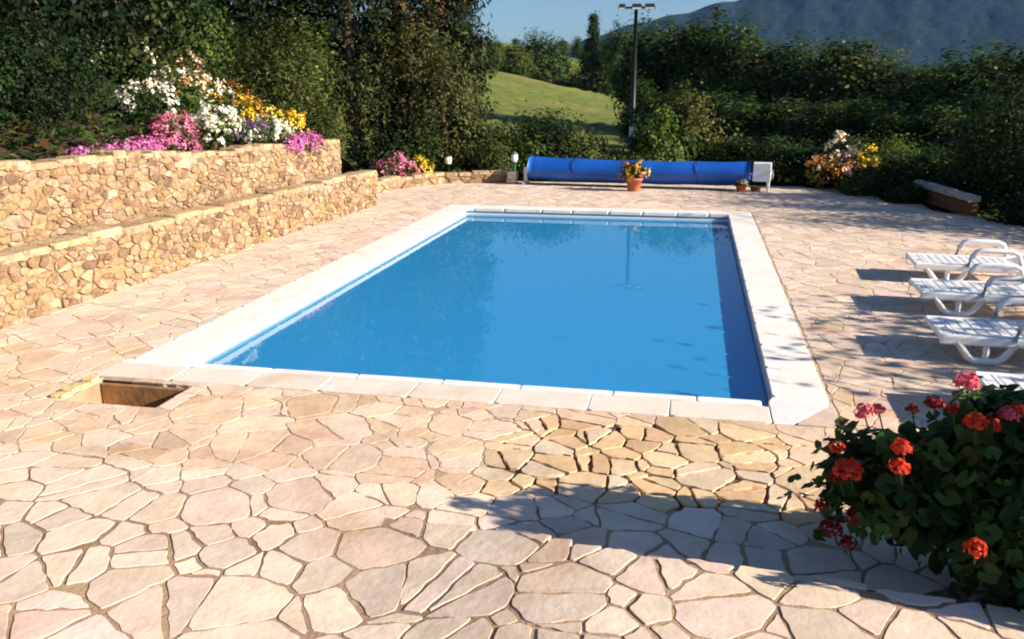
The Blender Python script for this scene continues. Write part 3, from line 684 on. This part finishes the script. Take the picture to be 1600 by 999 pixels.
T(-15.6, 23, 6.9, 1.15, GR_SHADED, 'cypress_tree', 'dark conifer whose edge slopes down against the sky left of the meadow', 'conifer', n=200, per=60, leaf=.17, zb=0, base=.0, mat_='needle')
T(-20.3, 20.6, 3.3, .72, GR_OLIVE, 'column_shrub', 'olive green upright shrub left of the other two uprights', 'column', n=60, per=70, leaf=.10, zb=0, base=0, cat='shrub')
T(-18.0, 20.3, 3.4, .70, GR_OLIVE + GR_BROWN[1:2], 'column_shrub', 'olive green upright shrub below the rusty trunk', 'column', n=60, per=70, leaf=.10, zb=0, base=0, cat='shrub')
T(-16.1, 20.2, 2.9, .68, GR_OLIVE, 'column_shrub', 'olive green upright shrub nearest the meadow', 'column', n=60, per=70, leaf=.10, zb=0, base=0, cat='shrub')
T(-14.4, 20.6, 1.5, .55, GR_OLIVE + GR_DARK, 'leafy_shrub', 'olive bush at the left foot of the meadow', n=50, per=70, leaf=.11, zb=0, base=0, cat='shrub')
T(-9.6, 20.5, 1.5, .95, GR_DARK + GR_OLIVE, 'leafy_shrub', 'rounded dark bush standing in front of the meadow', n=80, per=80, leaf=.10, zb=-.1, base=0, cat='shrub')
T(-7.0, 21.5, .95, .7, GR_OLIVE, 'leafy_shrub', 'olive bush right of the rounded dark one at the meadow foot', n=60, per=70, leaf=.10, zb=-.1, base=0, cat='shrub')
T(-2.3, 20.5, 1.5, .62, GR_BRIGHT + GR_MID, 'leafy_shrub', 'light green grassy bush right of the lamp post foot', n=50, per=70, leaf=.12, zb=-.1, base=0, cat='shrub')
T(-.4, 21.5, 1.9, .7, GR_OLIVE + GR_BROWN[1:2], 'leafy_shrub', 'olive brown bush second to the right of the lamp post foot', n=50, per=70, leaf=.11, zb=-.1, base=0, cat='shrub')

# trees beyond the meadow and the wood on the right: a few kinds, copied
def base_crowns():
    P = []
    for h, r, cols, kind, n, per, leaf in ((6.6, 1.55, GR_MID + GR_DARK[:2], 'broad', 110, 60, .24), (6.6, 1.7, GR_MID + GR_OLIVE, 'broad', 110, 60, .24), (6.6, 1.35, GR_MID + GR_BRIGHT[2:], 'broad', 100, 60, .24), (6.6, 1.2, GR_DARK, 'conifer', 150, 45, .22)):
        P.append(make_tree('wood_tree', 'x', h, r, cols, n, per, leaf, kind=kind, base=.03, mat_='needle' if kind == 'conifer' else 'leaf'))
    return P
PRO = base_crowns(); used = set()
def plant(kind, b, d, top, wide, label, group, name='wood_tree'):
    x, y = polar(b, d); z = ground_h(x, y) - .1; s = (top - z) / 7.0
    o = PRO[kind] if kind not in used else copy_tree(PRO[kind]); used.add(kind)
    o.name = name; o.location = (x, y, z); o.scale = (s * wide, s * wide, s); o.rotation_euler = (0, 0, random.uniform(0, 6.28)); tag(o, label, 'tree', group); return o
G1 = 'trees of the wood right of the lamp post'
ord_ = ['first', 'second', 'third', 'fourth', 'fifth', 'sixth', 'seventh', 'eighth', 'ninth', 'tenth', 'eleventh', 'twelfth', 'thirteenth', 'fourteenth']
plant(3, -6.6, 98, 9.9, .9, 'narrow dark tree whose top stands clear against the sky left of the lamp post', G1)
for i, (k, b, d, top, wd) in enumerate([(2, -5.0, 96, 8.6, 1.0), (0, -3.4, 46, 5.4, 1.15), (2, -1.9, 47, 5.3, 1.1), (1, -.4, 45, 5.7, 1.15), (2, 1.1, 44, 5.6, 1.15), (0, 2.6, 42, 4.9, 1.25), (1, 4.3, 40, 4.3, 1.4), (0, 6.0, 38, 3.9, 1.45),
                                        (2, 7.6, 37, 3.5, 1.5), (1, 9.1, 35, 4.2, 1.4), (0, 10.9, 34, 3.0, 1.7), (1, 12.7, 33, 3.0, 1.7), (2, 14.4, 31, 3.1, 1.6), (0, 16.2, 29, 3.2, 1.6), (1, 18.0, 27, 3.2, 1.6), (0, 20.2, 25, 3.5, 1.6)]):
    if i < 2: lab = ['tall tree just left of the lamp post, second from the meadow', 'tall tree right behind the lamp post head'][i]
    elif i < 14: lab = ord_[i - 2] + ' skyline tree of the wood right of the lamp post, counted from the post'
    else: lab = ['skyline tree at the right edge of the picture, paler at the top', 'skyline tree beyond the right edge of the picture'][i - 14]
    plant(k, b, d, top, wd, lab, G1)
G2 = 'bushes in the middle row of the wood'
for i, (k, b, d, top, wd) in enumerate([(0, -3.5, 30, 2.3, 1.1), (0, -2.4, 32, 1.7, 1.8), (2, -1.0, 29, 2.2, 1.9), (0, 1.3, 28, 1.9, 2.0), (2, 3.4, 27, 1.8, 2.0), (0, 5.6, 27, 1.7, 2.1), (1, 7.6, 26, 1.8, 2.1), (0, 9.9, 25, 1.7, 2.1), (2, 12.0, 24, 1.6, 2.1), (0, 14.2, 23, 1.6, 2.1), (1, 16.4, 22, 1.6, 2.1), (0, 18.8, 21, 1.6, 2.1)]):
    lab = 'dark bush left of the lamp post at the right rim of the meadow' if i == 0 else ('dark bush right behind the foot of the lamp post' if i == 1 else ord_[i - 2] + ' bush of the middle row right of the lamp post, below the skyline trees')
    plant(k, b, d, top, wd, lab, G2, 'wood_bush')
G3 = 'low bushes in front of the wood'
for i, (k, b, d, top, wd) in enumerate([(2, .6, 21.5, .95, 2.4), (0, 2.8, 21, .9, 2.4), (0, 4.9, 20.5, .95, 2.4), (2, 7.0, 20, .9, 2.4), (0, 9.2, 20, 1.0, 2.4), (1, 11.6, 19, .9, 2.4), (0, 14.0, 18.3, .9, 2.4), (0, 16.6, 17.6, .9, 2.4), (0, 19.4, 16.5, .9, 2.4)]):
    plant(k, b, d, top, wd, ord_[i] + ' low dark bush behind the deck, counted from the lamp post to the right', G3, 'wood_bush')
G4 = 'far trees beyond the meadow'
for i, (k, b, d, top, wd, lab) in enumerate([(2, -12.9, 100, 7.4, 1.3, 'far tree at the left, at the top edge of the meadow'), (1, -11.6, 118, 8.2, 1.3, 'far rounded tree second from the left beyond the meadow'), (0, -10.3, 124, 9.4, 1.4, 'highest far tree in the middle beyond the meadow'),
                                           (0, -9.3, 124, 8.9, 1.2, 'far dark tree right of the highest one beyond the meadow'), (2, -8.5, 215, 13.0, 1.2, 'far tree left above the small pale field'), (0, -7.6, 218, 13.6, 1.2, 'far tree rising behind the small pale field'),
                                           (0, -6.7, 112, 7.0, 1.3, 'far dark tree right of the small pale field'), (2, -14.2, 104, 8.0, 1.3, 'far tree partly behind the sloping conifer'), (0, -11.3, 117, 4.6, 1.8, 'low far bush along the top edge of the meadow, left'), (0, -10.0, 116, 3.6, 1.8, 'low far bush along the top edge of the meadow, middle'),
                                           (1, -8.5, 117, 3.6, 2.4, 'low dark far bush below the small pale field'), (0, -7.3, 113, 3.0, 2.4, 'low dark far bush below the right end of the small pale field'),
                                           (0, -5.6, 92, 2.4, 1.8, 'low far bush along the top edge of the meadow, right')]):
    plant(k, b, d, top, wd, lab, G4, 'far_tree')
G5 = 'trees on the skyline beyond the pale field'
for i in range(7):
    plant(i % 3, -14.5 + i * 1.5, 215 + 8 * (i % 2), 11.5 + (i * 37 % 5) * .4, 1.9, ['leftmost', 'second', 'third', 'fourth', 'fifth', 'sixth', 'rightmost'][i] + ' tree of the farthest row on the skyline beyond the meadow', G5, 'far_tree')

# ------------------------------------------------------------------ cover roller
def roller():
    x0, y0, x1, y1 = .30, 12.58, 5.30, 12.08; le = math.hypot(x1 - x0, y1 - y0)
    r = thing('pool_cover_roller', 'blue rolled pool cover on a roller with white end brackets', 'pool cover', (x0, y0, 0), math.atan2(y1 - y0, x1 - x0))
    mb = MB(); n = 40; k = 28; vs = []; fs = []
    ph = [random.uniform(0, 6) for _ in range(6)]
    for i in range(n + 1):
        t = i / n; x = .10 + (le - .52) * t; sag = -.035 * math.sin(math.pi * t)
        for q in range(k):
            a = 2 * math.pi * q / k; rad = .235 + .012 * math.sin(a * 3 + ph[0] + t * 2) + .006 * math.sin(t * 26 + ph[1] + a) + (.02 if 0 < math.sin(a + 1.2) < .25 else 0) - .008 * (abs(t - .5) > .49)
            vs.append((x, rad * math.cos(a) * 1.02, .33 + sag + rad * math.sin(a) * .98))
    for i in range(n):
        for q in range(k): fs.append((i * k + q, i * k + (q + 1) % k, (i + 1) * k + (q + 1) % k, (i + 1) * k + q))
    fs += [tuple(range(k)), tuple(range(n * k, n * k + k))[::-1]]
    mb.add(vs, fs, smooth=True); mb.build('cover_roll', 'blue', r)
    mb = MB(); mb.tube([(-.05, 0, .33), (le, 0, .33)], .035, 10); mb.build('axle', 'metal', r)
    mb = MB(); mb.box((-.03, -.035, 0), (.045, .035, .36), bev=.01); mb.box((-.03, -.2, 0), (.045, .2, .045), bev=.01); mb.build('end_bracket', 'white', r)
    mb = MB(); mb.box((le - .36, -.13, .19), (le - .02, -.09, .55), bev=.012); mb.box((le - .36, .09, .19), (le - .02, .13, .55), bev=.012); mb.box((le - .36, -.092, .515), (le - .02, .092, .548), bev=.008); mb.build('end_housing', 'white', r)
    for s in (-1, 1):
        mb = MB(); mb.box((le - .09, s * .11 - .02, 0), (le - .035, s * .11 + .02, .2), bev=.008); mb.build('leg', 'white', r)
    mb = MB(); mb.tube([(le - .02, 0, .33), (le + .03, 0, .33)], .09, 16); mb.build('hub', 'metal', r)
    for u in (1.1, 2.4, 3.6):
        mb = MB(); mb.tube([(u, .252 * math.cos(a), .315 + .25 * math.sin(a)) for a in np.linspace(.4, 3.9, 14)], .006, 5); mb.build('tie_strap', 'darkmetal', r)
roller()

# ------------------------------------------------------------------ pots and small garden pieces
def pot(name, label, loc, r, h, m='terracotta'):
    t = thing(name, label, 'flower pot', loc); mb = MB()
    mb.lathe([(.001, 0), (r * .68, 0), (r * .72, .01), (r * .93, h * .80), (r * .95, h * .80), (r * 1.05, h * .82), (r * 1.06, h * .97), (r * 1.02, h), (r * .9, h), (r * .88, h * .9), (.001, h * .88)], 24); mb.build('pot_body', m, t)
    mb = MB(); mb.lathe([(r * .88, h * .9), (.001, h * .93)], 16); mb.build('potting_soil', 'soil', t); return t
pot('flower_pot', 'terracotta pot on the paving in front of the blue roller', (2.655, 11.66, 0), .165, .26)
make_bush('potted_plant', 'leafy plant with orange and yellow flowers in the terracotta pot before the roller', (2.655, 11.66, .23), (.24, .22, .30), GR_BROWN + GR_MID, 18, 40, .06, [(ORA, 12, .09, 'all'), (YEL, 8, .09, 'all')], cat='plant')
pot('flower_pot', 'small low terracotta pot under the white right end of the roller', (4.72, 11.92, 0), .11, .12)
make_bush('potted_plant', 'small pale-flowered plant in the low pot under the roller end', (4.72, 11.92, .1), (.11, .11, .1), GR_BROWN, 8, 25, .045, [(WHITE, 6, .05, 'top')], cat='plant')
pot('flower_pot', 'dark reddish bowl between roller leg and low terracotta pot', (5.0, 12.0, 0), .12, .10, 'barrel')
def lantern(label, loc, h, post, globe):
    t = thing('garden_lantern', label, 'lantern', loc); mb = MB(); mb.lathe([(.07, 0), (.07, .02), (.03, .04), (.028, h - .2), (.06, h - .19), (.06, h - .17)], 14); mb.build('post', post, t)
    mb = MB(); mb.lathe([(.055, h - .17), (.075, h - .12), (.075, h - .03), (.05, h + .01), (.02, h + .02), (.001, h + .02)], 16); mb.build('globe', globe, t)
    mb = MB(); mb.lathe([(.085, h - .015), (.05, h + .025), (.012, h + .04), (.001, h + .06)], 16); mb.build('cap', post, t)
lantern('small lantern with pale globe on a green post at the end of the edging wall', (-.02, 12.95, 0), .60, 'greenmetal', 'white')
lantern('small lantern with cream globe right of the yellow flowers', (-1.42, 12.65, 0), .56, 'darkmetal', 'cream')
def pillar():
    t = thing('stone_pillar', 'short pale stone pillar ending the edging wall beside the roller', 'pillar', (.0, 12.62, 0)); z = 0
    for i in range(3):
        mb = MB(); e = random.uniform(-.008, .008); mb.box((-.1 + e, -.1, z + .003), (.1 + e, .1, z + .085), jit((.66, .56, .38), .08), .012); mb.build('stone', 'rubble', t); z += .086
pillar()
def timber():
    t = thing('timber_sleeper', 'weathered pale grey timber lying on a red-brown board by the shrubs', 'timber', (7.86, 11.5, 0), math.atan2(8.35 - 11.5, 8.25 - 7.86))
    mb = MB(); n = 14; vs = []; fs = []; k = 10
    for i in range(n + 1):
        x = 2.3 * i / n
        for q in range(k):
            a = 2 * math.pi * q / k; c, s = math.cos(a), math.sin(a); p = (abs(c) ** 4 + abs(s) ** 4) ** -.25
            vs.append((x, c * p * (.10 + random.uniform(-.012, .012)), .27 + s * p * (.06 + random.uniform(-.008, .008))))
    for i in range(n):
        for q in range(k): fs.append((i * k + q, i * k + (q + 1) % k, (i + 1) * k + (q + 1) % k, (i + 1) * k + q))
    fs += [tuple(range(k)), tuple(range(n * k, n * k + k))[::-1]]
    mb.add(vs, fs); mb.build('beam', 'wood', t)
    mb = MB(); mb.box((.0, -.05, -.02), (2.32, .08, .2), bev=.01); mb.build('board', 'darkwood', t)
timber()

# ------------------------------------------------------------------ lamp post
def lamp_post():
    x, y = 1.79, 23.16; z = ground_h(x, y) - .05; H = 4.36 - z
    t = thing('lamp_post', 'tall dark floodlight post with a T-shaped head behind the roller', 'lamp post', (x, y, z), math.radians(4))
    mb = MB(); mb.tube([(0, 0, 0), (0, 0, H * .5), (0, 0, H)], [.085, .075, .055], 10); mb.build('pole', 'darkmetal', t)
    mb = MB(); mb.box((-.42, -.03, H - .03), (.5, .03, H + .03), bev=.01); mb.build('crossbar', 'darkmetal', t)
    for xx in (-.44, .02, .42):
        mb = MB(); s = .11 if xx < -.1 else .17
        mb.add([(xx - s, -.18, H - .07), (xx + s, -.18, H - .07), (xx + s, .16, H - .03), (xx - s, .16, H - .03), (xx - s, -.18, H + .0), (xx + s, -.18, H + .0), (xx + s * .8, .14, H + .13), (xx - s * .8, .14, H + .13)], [(0, 3, 2, 1), (4, 5, 6, 7), (0, 1, 5, 4), (1, 2, 6, 5), (2, 3, 7, 6), (3, 0, 4, 7)])
        h = mb.build('floodlight', 'darkmetal', t); g = MB(); g.box((xx - s * .85, -.186, H - .064), (xx + s * .85, -.182, H - .008)); g.build('lens', 'glass', h)
    mb = MB(); mb.box((-.1, -.16, .565 - z - .16), (.06, -.07, .565 - z + .16), bev=.015); mb.build('control_box', 'whitepaint', t)
lamp_post()

# ------------------------------------------------------------------ loungers
def lounger():
    t = thing('sun_lounger', 'x', 'sun lounger', (0, 0, 0), 0, 'white loungers in a row along the right side of the deck')
    z, wd = .205, .275
    for s in (-1, 1):
        mb = MB(); mb.box((0, s * wd - .025, z - .06), (.98, s * wd + .025, z + .014), bev=.016); mb.build('side_rail', 'white', t)
    mb = MB()
    for a, b in (((.005, -.25, z - .03), (.035, .25, z + .01)), ((.095, -.25, z - .03), (.125, .25, z + .01)), ((.034, -.25, z - .03), (.096, -.10, z + .008)), ((.034, -.0, z - .03), (.096, .25, z + .008))): mb.box(a, b, bev=.006)
    mb.build('foot_panel', 'white', t)
    mb = MB(); mb.box((-.032, -.25, -.01), (.032, .25, .01), bev=.005); me = None
    for i in range(11):
        if me is None: o = mb.build('slat', 'white', t); me = o.data
        else: o = link('slat', me, t)
        o.location = (.165 + i * .077, 0, z - .002)
    back = thing('backrest', 'x', '', (0, 0, 0)); [back.pop(k, None) for k in ('label', 'category')] ; bpy.data.objects.remove(back)
    f = MB(); ang = math.radians(16); ca, sa = math.cos(ang), math.sin(ang)
    bp = lambda u, v: (.98 + u * ca, v, z - .01 + u * sa)
    f.tube([bp(0, -.25), bp(.46, -.25), bp(.52, -.2), bp(.52, .2), bp(.46, .25), bp(0, .25)], .018, 8); bf = f.build('backrest_frame', 'white', t)
    for i in range(6):
        s = MB(); a = bp(.06 + i * .078, 0); s.box((-.032, -.24, -.01), (.032, .24, .01), bev=.005); o = s.build('slat', 'white', bf); o.location = a; o.rotation_euler = (0, -ang, 0)
    for s in (-1, 1):
        y = s * (wd - .0)
        m = MB(); m.tube([(.12, y, z - .03), (.2, y, .06), (.245, y, .028), (.40, y, .028), (.445, y, .06), (.53, y, z - .03)], .028, 8); m.tube([(.325, y, z - .04), (.325, y, .02)], .024, 8); m.build('leg_frame', 'white', t)
        m = MB(); m.tube([(.98, y, z - .03), (1.05, y, .06), (1.09, y, .028), (1.2, y, .028), (1.24, y, .06), (1.3, y, z + .02)], .028, 8); m.build('leg_frame', 'white', t)
        m = MB(); yy = s * (wd + .012); m.tube([(.50, yy, z - .01), (.535, yy, z + .1), (.57, yy, z + .15), (.63, yy, z + .165), (.90, yy, z + .165), (.96, yy, z + .14), (1.0, yy, z + .02)], .028, 8); m.build('armrest', 'white', t)
    return t
L0 = lounger()
for i, (x, y, rz, lab) in enumerate([(5.66, 1.42, -.03, 'white slatted lounger third from the back, second nearest, in the shade'), (6.12, 4.25, -.06, 'white slatted lounger farthest from the viewer, nearest the shrubs'),
                                     (5.86, 2.88, -.04, 'white slatted lounger second from the back, sunlit'), (5.62, -.02, -.03, 'white slatted lounger nearest the viewer, partly behind the geranium')]):
    o = L0 if i == 0 else copy_tree(L0); o.location = (x, y, 0); o.rotation_euler = (0, 0, rz); o['label'] = lab

# ------------------------------------------------------------------ geranium in its tub
def geranium():
    px, py = 5.32, -1.96; pz = 0.
    tb = thing('wooden_tub', 'dark wooden tub holding the red geranium at the lower right', 'planter', (px, py, pz)); n = 18
    for i in range(n):
        a0 = 2 * math.pi * i / n + .012; a1 = 2 * math.pi * (i + 1) / n - .012; mb = MB(); vs = []
        for z, r in ((0, .25), (.17, .315), (.34, .30)):
            for a in (a0, (a0 + a1) / 2, a1): vs += [(r * math.cos(a), r * math.sin(a), z), ((r - .025) * math.cos(a), (r - .025) * math.sin(a), z)]
        fs = []
        for k in range(2):
            o = k * 6
            for q in range(2): fs += [(o + q * 2, o + q * 2 + 2, o + q * 2 + 8, o + q * 2 + 6), (o + q * 2 + 1, o + q * 2 + 7, o + q * 2 + 9, o + q * 2 + 3)]
            fs += [(o, o + 6, o + 7, o + 1), (o + 4, o + 5, o + 11, o + 10)]
        fs += [(12, 14, 15, 13), (14, 16, 17, 15), (0, 1, 3, 2), (2, 3, 5, 4)]
        mb.add(vs, fs); mb.build('stave', 'barrel', tb)
    for z, r in ((.06, .278), (.27, .312)):
        mb = MB(); mb.lathe([(r, z - .018), (r + .006, z - .018), (r + .006, z + .018), (r, z + .018)], 36); mb.build('hoop', 'darkmetal', tb)
    mb = MB(); mb.lathe([(.295, .28), (.001, .31)], 20); mb.build('potting_soil', 'soil', tb)
    g = thing('geranium', 'bushy geranium with red flower heads spilling over the wooden tub', 'plant', (px, py, pz + .3))
    # crown clumps
    C, D = clumps(190, (.0, .0, .18), (.54, .16, .27), .15, 0, .25); C = C[(C[:, 2] > -.18)]; D = D[:len(C)]
    C2, D2 = clumps(44, (-.66, .03, .04), (.20, .13, .22), .2, 0, .3)
    C3, D3 = clumps(90, (.48, .0, .12), (.5, .17, .28), .15, 0, .25)
    C4, D4 = clumps(130, (.26, -.33, -.10), (.50, .12, .30), .2, 0, .25)
    C5, D5 = clumps(90, (-.12, -.16, -.06), (.40, .14, .26), .2, 0, .2)
    C = np.concatenate([C, C2, C3, C4, C5]); D = np.concatenate([D, D2, D3, D4, D5])
    per = 26; P = np.repeat(C, per, 0) + rng.normal(size=(len(C) * per, 3)) * .07; N = np.repeat(D, per, 0) * .6 + rng.normal(size=P.shape) * .4; N[:, 2] += .55; N = unit(N)
    sz = .026 + .020 * rng.random(len(P)); cols = np.array([(.040, .090, .022), (.055, .115, .028), (.028, .062, .020), (.085, .135, .035), (.075, .075, .025)])
    # round, scalloped geranium leaf with a folded rim
    def leaf_geo(s, k):
        vs = [(0, 0, 0)]; m = 11
        for i in range(m):
            a = -2.75 + 5.5 * i / (m - 1); r = s * (1 + .13 * math.cos(a * 7 + k)) ; vs.append((r * math.cos(a), r * math.sin(a), s * (.22 + .06 * math.sin(a * 3 + k))))
        return vs, [(0, i, i + 1) for i in range(1, m)]
    protos = []
    for k in range(6):
        mb = MB(); vs, fs = leaf_geo(.055, k); mb.add(vs, fs, tuple(cols[k % 5] * random.uniform(.85, 1.2))); protos.append(mb)
    view = np.array([3.78 - px, -5.54 - py, 2.02 - pz - .3]); dist = np.linalg.norm(P - view, axis=1) - .25 * (N @ unit(view[None])[0])
    order = np.argsort(dist); meshes = []
    rest_v = []; rest_f = []; rest_c = []; o_ = 0
    for rank, i in enumerate(order):
        nrm = Vector(N[i]); q = nrm.to_track_quat('Z', 'Y').to_matrix().to_4x4() @ Matrix.Rotation(random.uniform(0, 6.28), 4, 'Z'); k = random.randrange(6); s = sz[i] / .055
        if rank < 290:
            if len(meshes) <= k or True:
                key = k
            if not any(mm[0] == k for mm in meshes):
                o = protos[k].build('leaf', 'leaf', g); meshes.append((k, o.data))
            else: o = link('leaf', [mm[1] for mm in meshes if mm[0] == k][0], g)
            o.matrix_local = Matrix.Translation(Vector(P[i])) @ q @ Matrix.Scale(s, 4)
        else:
            vs, fs = leaf_geo(sz[i], k); m4 = Matrix.Translation(Vector(P[i])) @ q
            rest_v += [tuple(m4 @ Vector(v)) for v in vs]; rest_f += [tuple(a + o_ for a in f) for f in fs]; o_ += len(vs); c = tuple(cols[rng.integers(0, 5)] * random.uniform(.75, 1.25)); rest_c += [c] * len(fs)
    mb = MB(); mb.v = rest_v; mb.f = rest_f; mb.c = rest_c; mb.sm = [False] * len(rest_f); tag(mb.build('foliage', 'leaf', g), kind='stuff')
    st = MB()
    for q in range(26):
        e = Vector(C[random.randrange(len(C))]); st.tube([(e.x * .15, e.y * .15, -.05), (e.x * .55, e.y * .55, max(.05, e.z * .7)), tuple(e)], [.009, .007, .004], 5, (1, 1, 1))
    st.build('stem', 'bark', g)
    # flower heads (positions measured along the sight lines, set into the crown's front)
    def head(p, r, cols_, n=90):
        d = unit(rng.normal(size=(n, 3))); d[:, 2] = np.abs(d[:, 2]) * 1.0 - .35; d = unit(d); Q = d * r * (.75 + .3 * rng.random((n, 1)))
        c = np.array(cols_)[rng.integers(0, len(cols_), n)] * (.8 + .4 * rng.random((n, 1)))
        me = leaf_mesh('flower_head', Q, d + rng.normal(size=Q.shape) * .25, r * (.36 + .25 * rng.random(n)), np.clip(c, 0, 1), .95); me.materials.append(M['petal']); o = link('flower_head', me, g, p)
        s = MB(); s.tube([p, (p[0] * .96, p[1] * .9, p[2] - .09)], .0035, 5, (.06, .10, .03)); s.build('flower_stalk', 'leaf', g); return o
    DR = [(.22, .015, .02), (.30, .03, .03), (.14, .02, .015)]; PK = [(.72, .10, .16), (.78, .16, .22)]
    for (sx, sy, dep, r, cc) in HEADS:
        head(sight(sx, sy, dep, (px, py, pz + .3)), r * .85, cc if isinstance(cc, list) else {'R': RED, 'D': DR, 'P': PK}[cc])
def sight(bearing, down, d, org):
    b = math.radians(bearing); e = math.radians(down)
    return (3.78 + d * math.cos(e) * math.sin(b) - org[0], -5.54 + d * math.cos(e) * math.cos(b) - org[1], 2.02 - d * math.sin(e) - org[2])
def shadow_hedge():  # out of view; added to throw the dark strip across the near paving
    x, y = 6.45, -2.37; root = thing('shadow_hedge', 'narrow dark hedge outside the picture, added to cast the shadow by the geranium', 'hedge', (x, y, 0))
    n = 800; C = np.stack([rng.uniform(-.35, .55, n), rng.uniform(-.25, .25, n), rng.uniform(.05, 1.42, n)], 1); C[:, 2] *= np.where(C[:, 1] < -.08, .62, 1); C[:, 2] *= .93 + .07 * np.sin(C[:, 0] * 9)  # near side kept lower so its shadow stays off the terrace
    D = unit(np.stack([C[:, 0] * .4, C[:, 1] * 5, C[:, 2] * .3], 1)); me = cloud(C, D, 60, [.05, .03, .05], .07, GR_DARK); me.materials.append(M['leaf']); link('foliage', me, root)
    mb = MB()
    for q in range(4): mb.tube([(-.25 + .25 * q, 0, 0), (-.22 + .24 * q, .02, .7), (-.25 + .26 * q, 0, 1.3)], [.03, .02, .008], 6)
    mb.build('stem', 'bark', root)
shadow_hedge()
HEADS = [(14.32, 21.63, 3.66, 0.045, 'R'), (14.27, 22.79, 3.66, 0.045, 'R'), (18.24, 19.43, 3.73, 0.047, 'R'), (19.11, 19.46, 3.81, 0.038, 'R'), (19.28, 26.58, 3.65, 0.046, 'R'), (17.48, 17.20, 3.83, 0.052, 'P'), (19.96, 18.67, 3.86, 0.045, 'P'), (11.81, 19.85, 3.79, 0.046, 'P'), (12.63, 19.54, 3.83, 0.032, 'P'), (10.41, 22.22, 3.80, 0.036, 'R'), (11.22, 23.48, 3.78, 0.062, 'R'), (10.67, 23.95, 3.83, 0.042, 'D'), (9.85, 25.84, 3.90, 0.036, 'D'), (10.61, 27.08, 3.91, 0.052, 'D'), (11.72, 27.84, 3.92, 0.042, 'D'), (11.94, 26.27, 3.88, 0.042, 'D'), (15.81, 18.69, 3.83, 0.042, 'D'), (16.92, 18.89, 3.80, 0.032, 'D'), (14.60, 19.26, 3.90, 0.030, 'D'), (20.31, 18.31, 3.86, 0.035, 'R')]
geranium()

# ------------------------------------------------------------------ air
def haze():
    mb = MB(); mb.box((-4600, -4600, -40), (4600, 5600, 260)); o = mb.build('haze', 'soil'); tag(o, kind='stuff')
    m, t, n, l = new_mat('haze'); n.remove(n['Principled BSDF']); v = n.new('ShaderNodeVolumePrincipled'); v.inputs['Color'].default_value = (.20, .45, 1.0, 1); v.inputs['Density'].default_value = HAZE; v.inputs['Anisotropy'].default_value = .2
    l.new(v.outputs[0], n['Material Output'].inputs['Volume']); o.data.materials.clear(); o.data.materials.append(m)
HAZE = .00004
haze()

# ------------------------------------------------------------------ bring everything to metres
for o in list(SC.objects):
    if o.parent is None and o.type in {'MESH', 'EMPTY'}:
        o.location = o.location * K; o.scale = o.scale * K
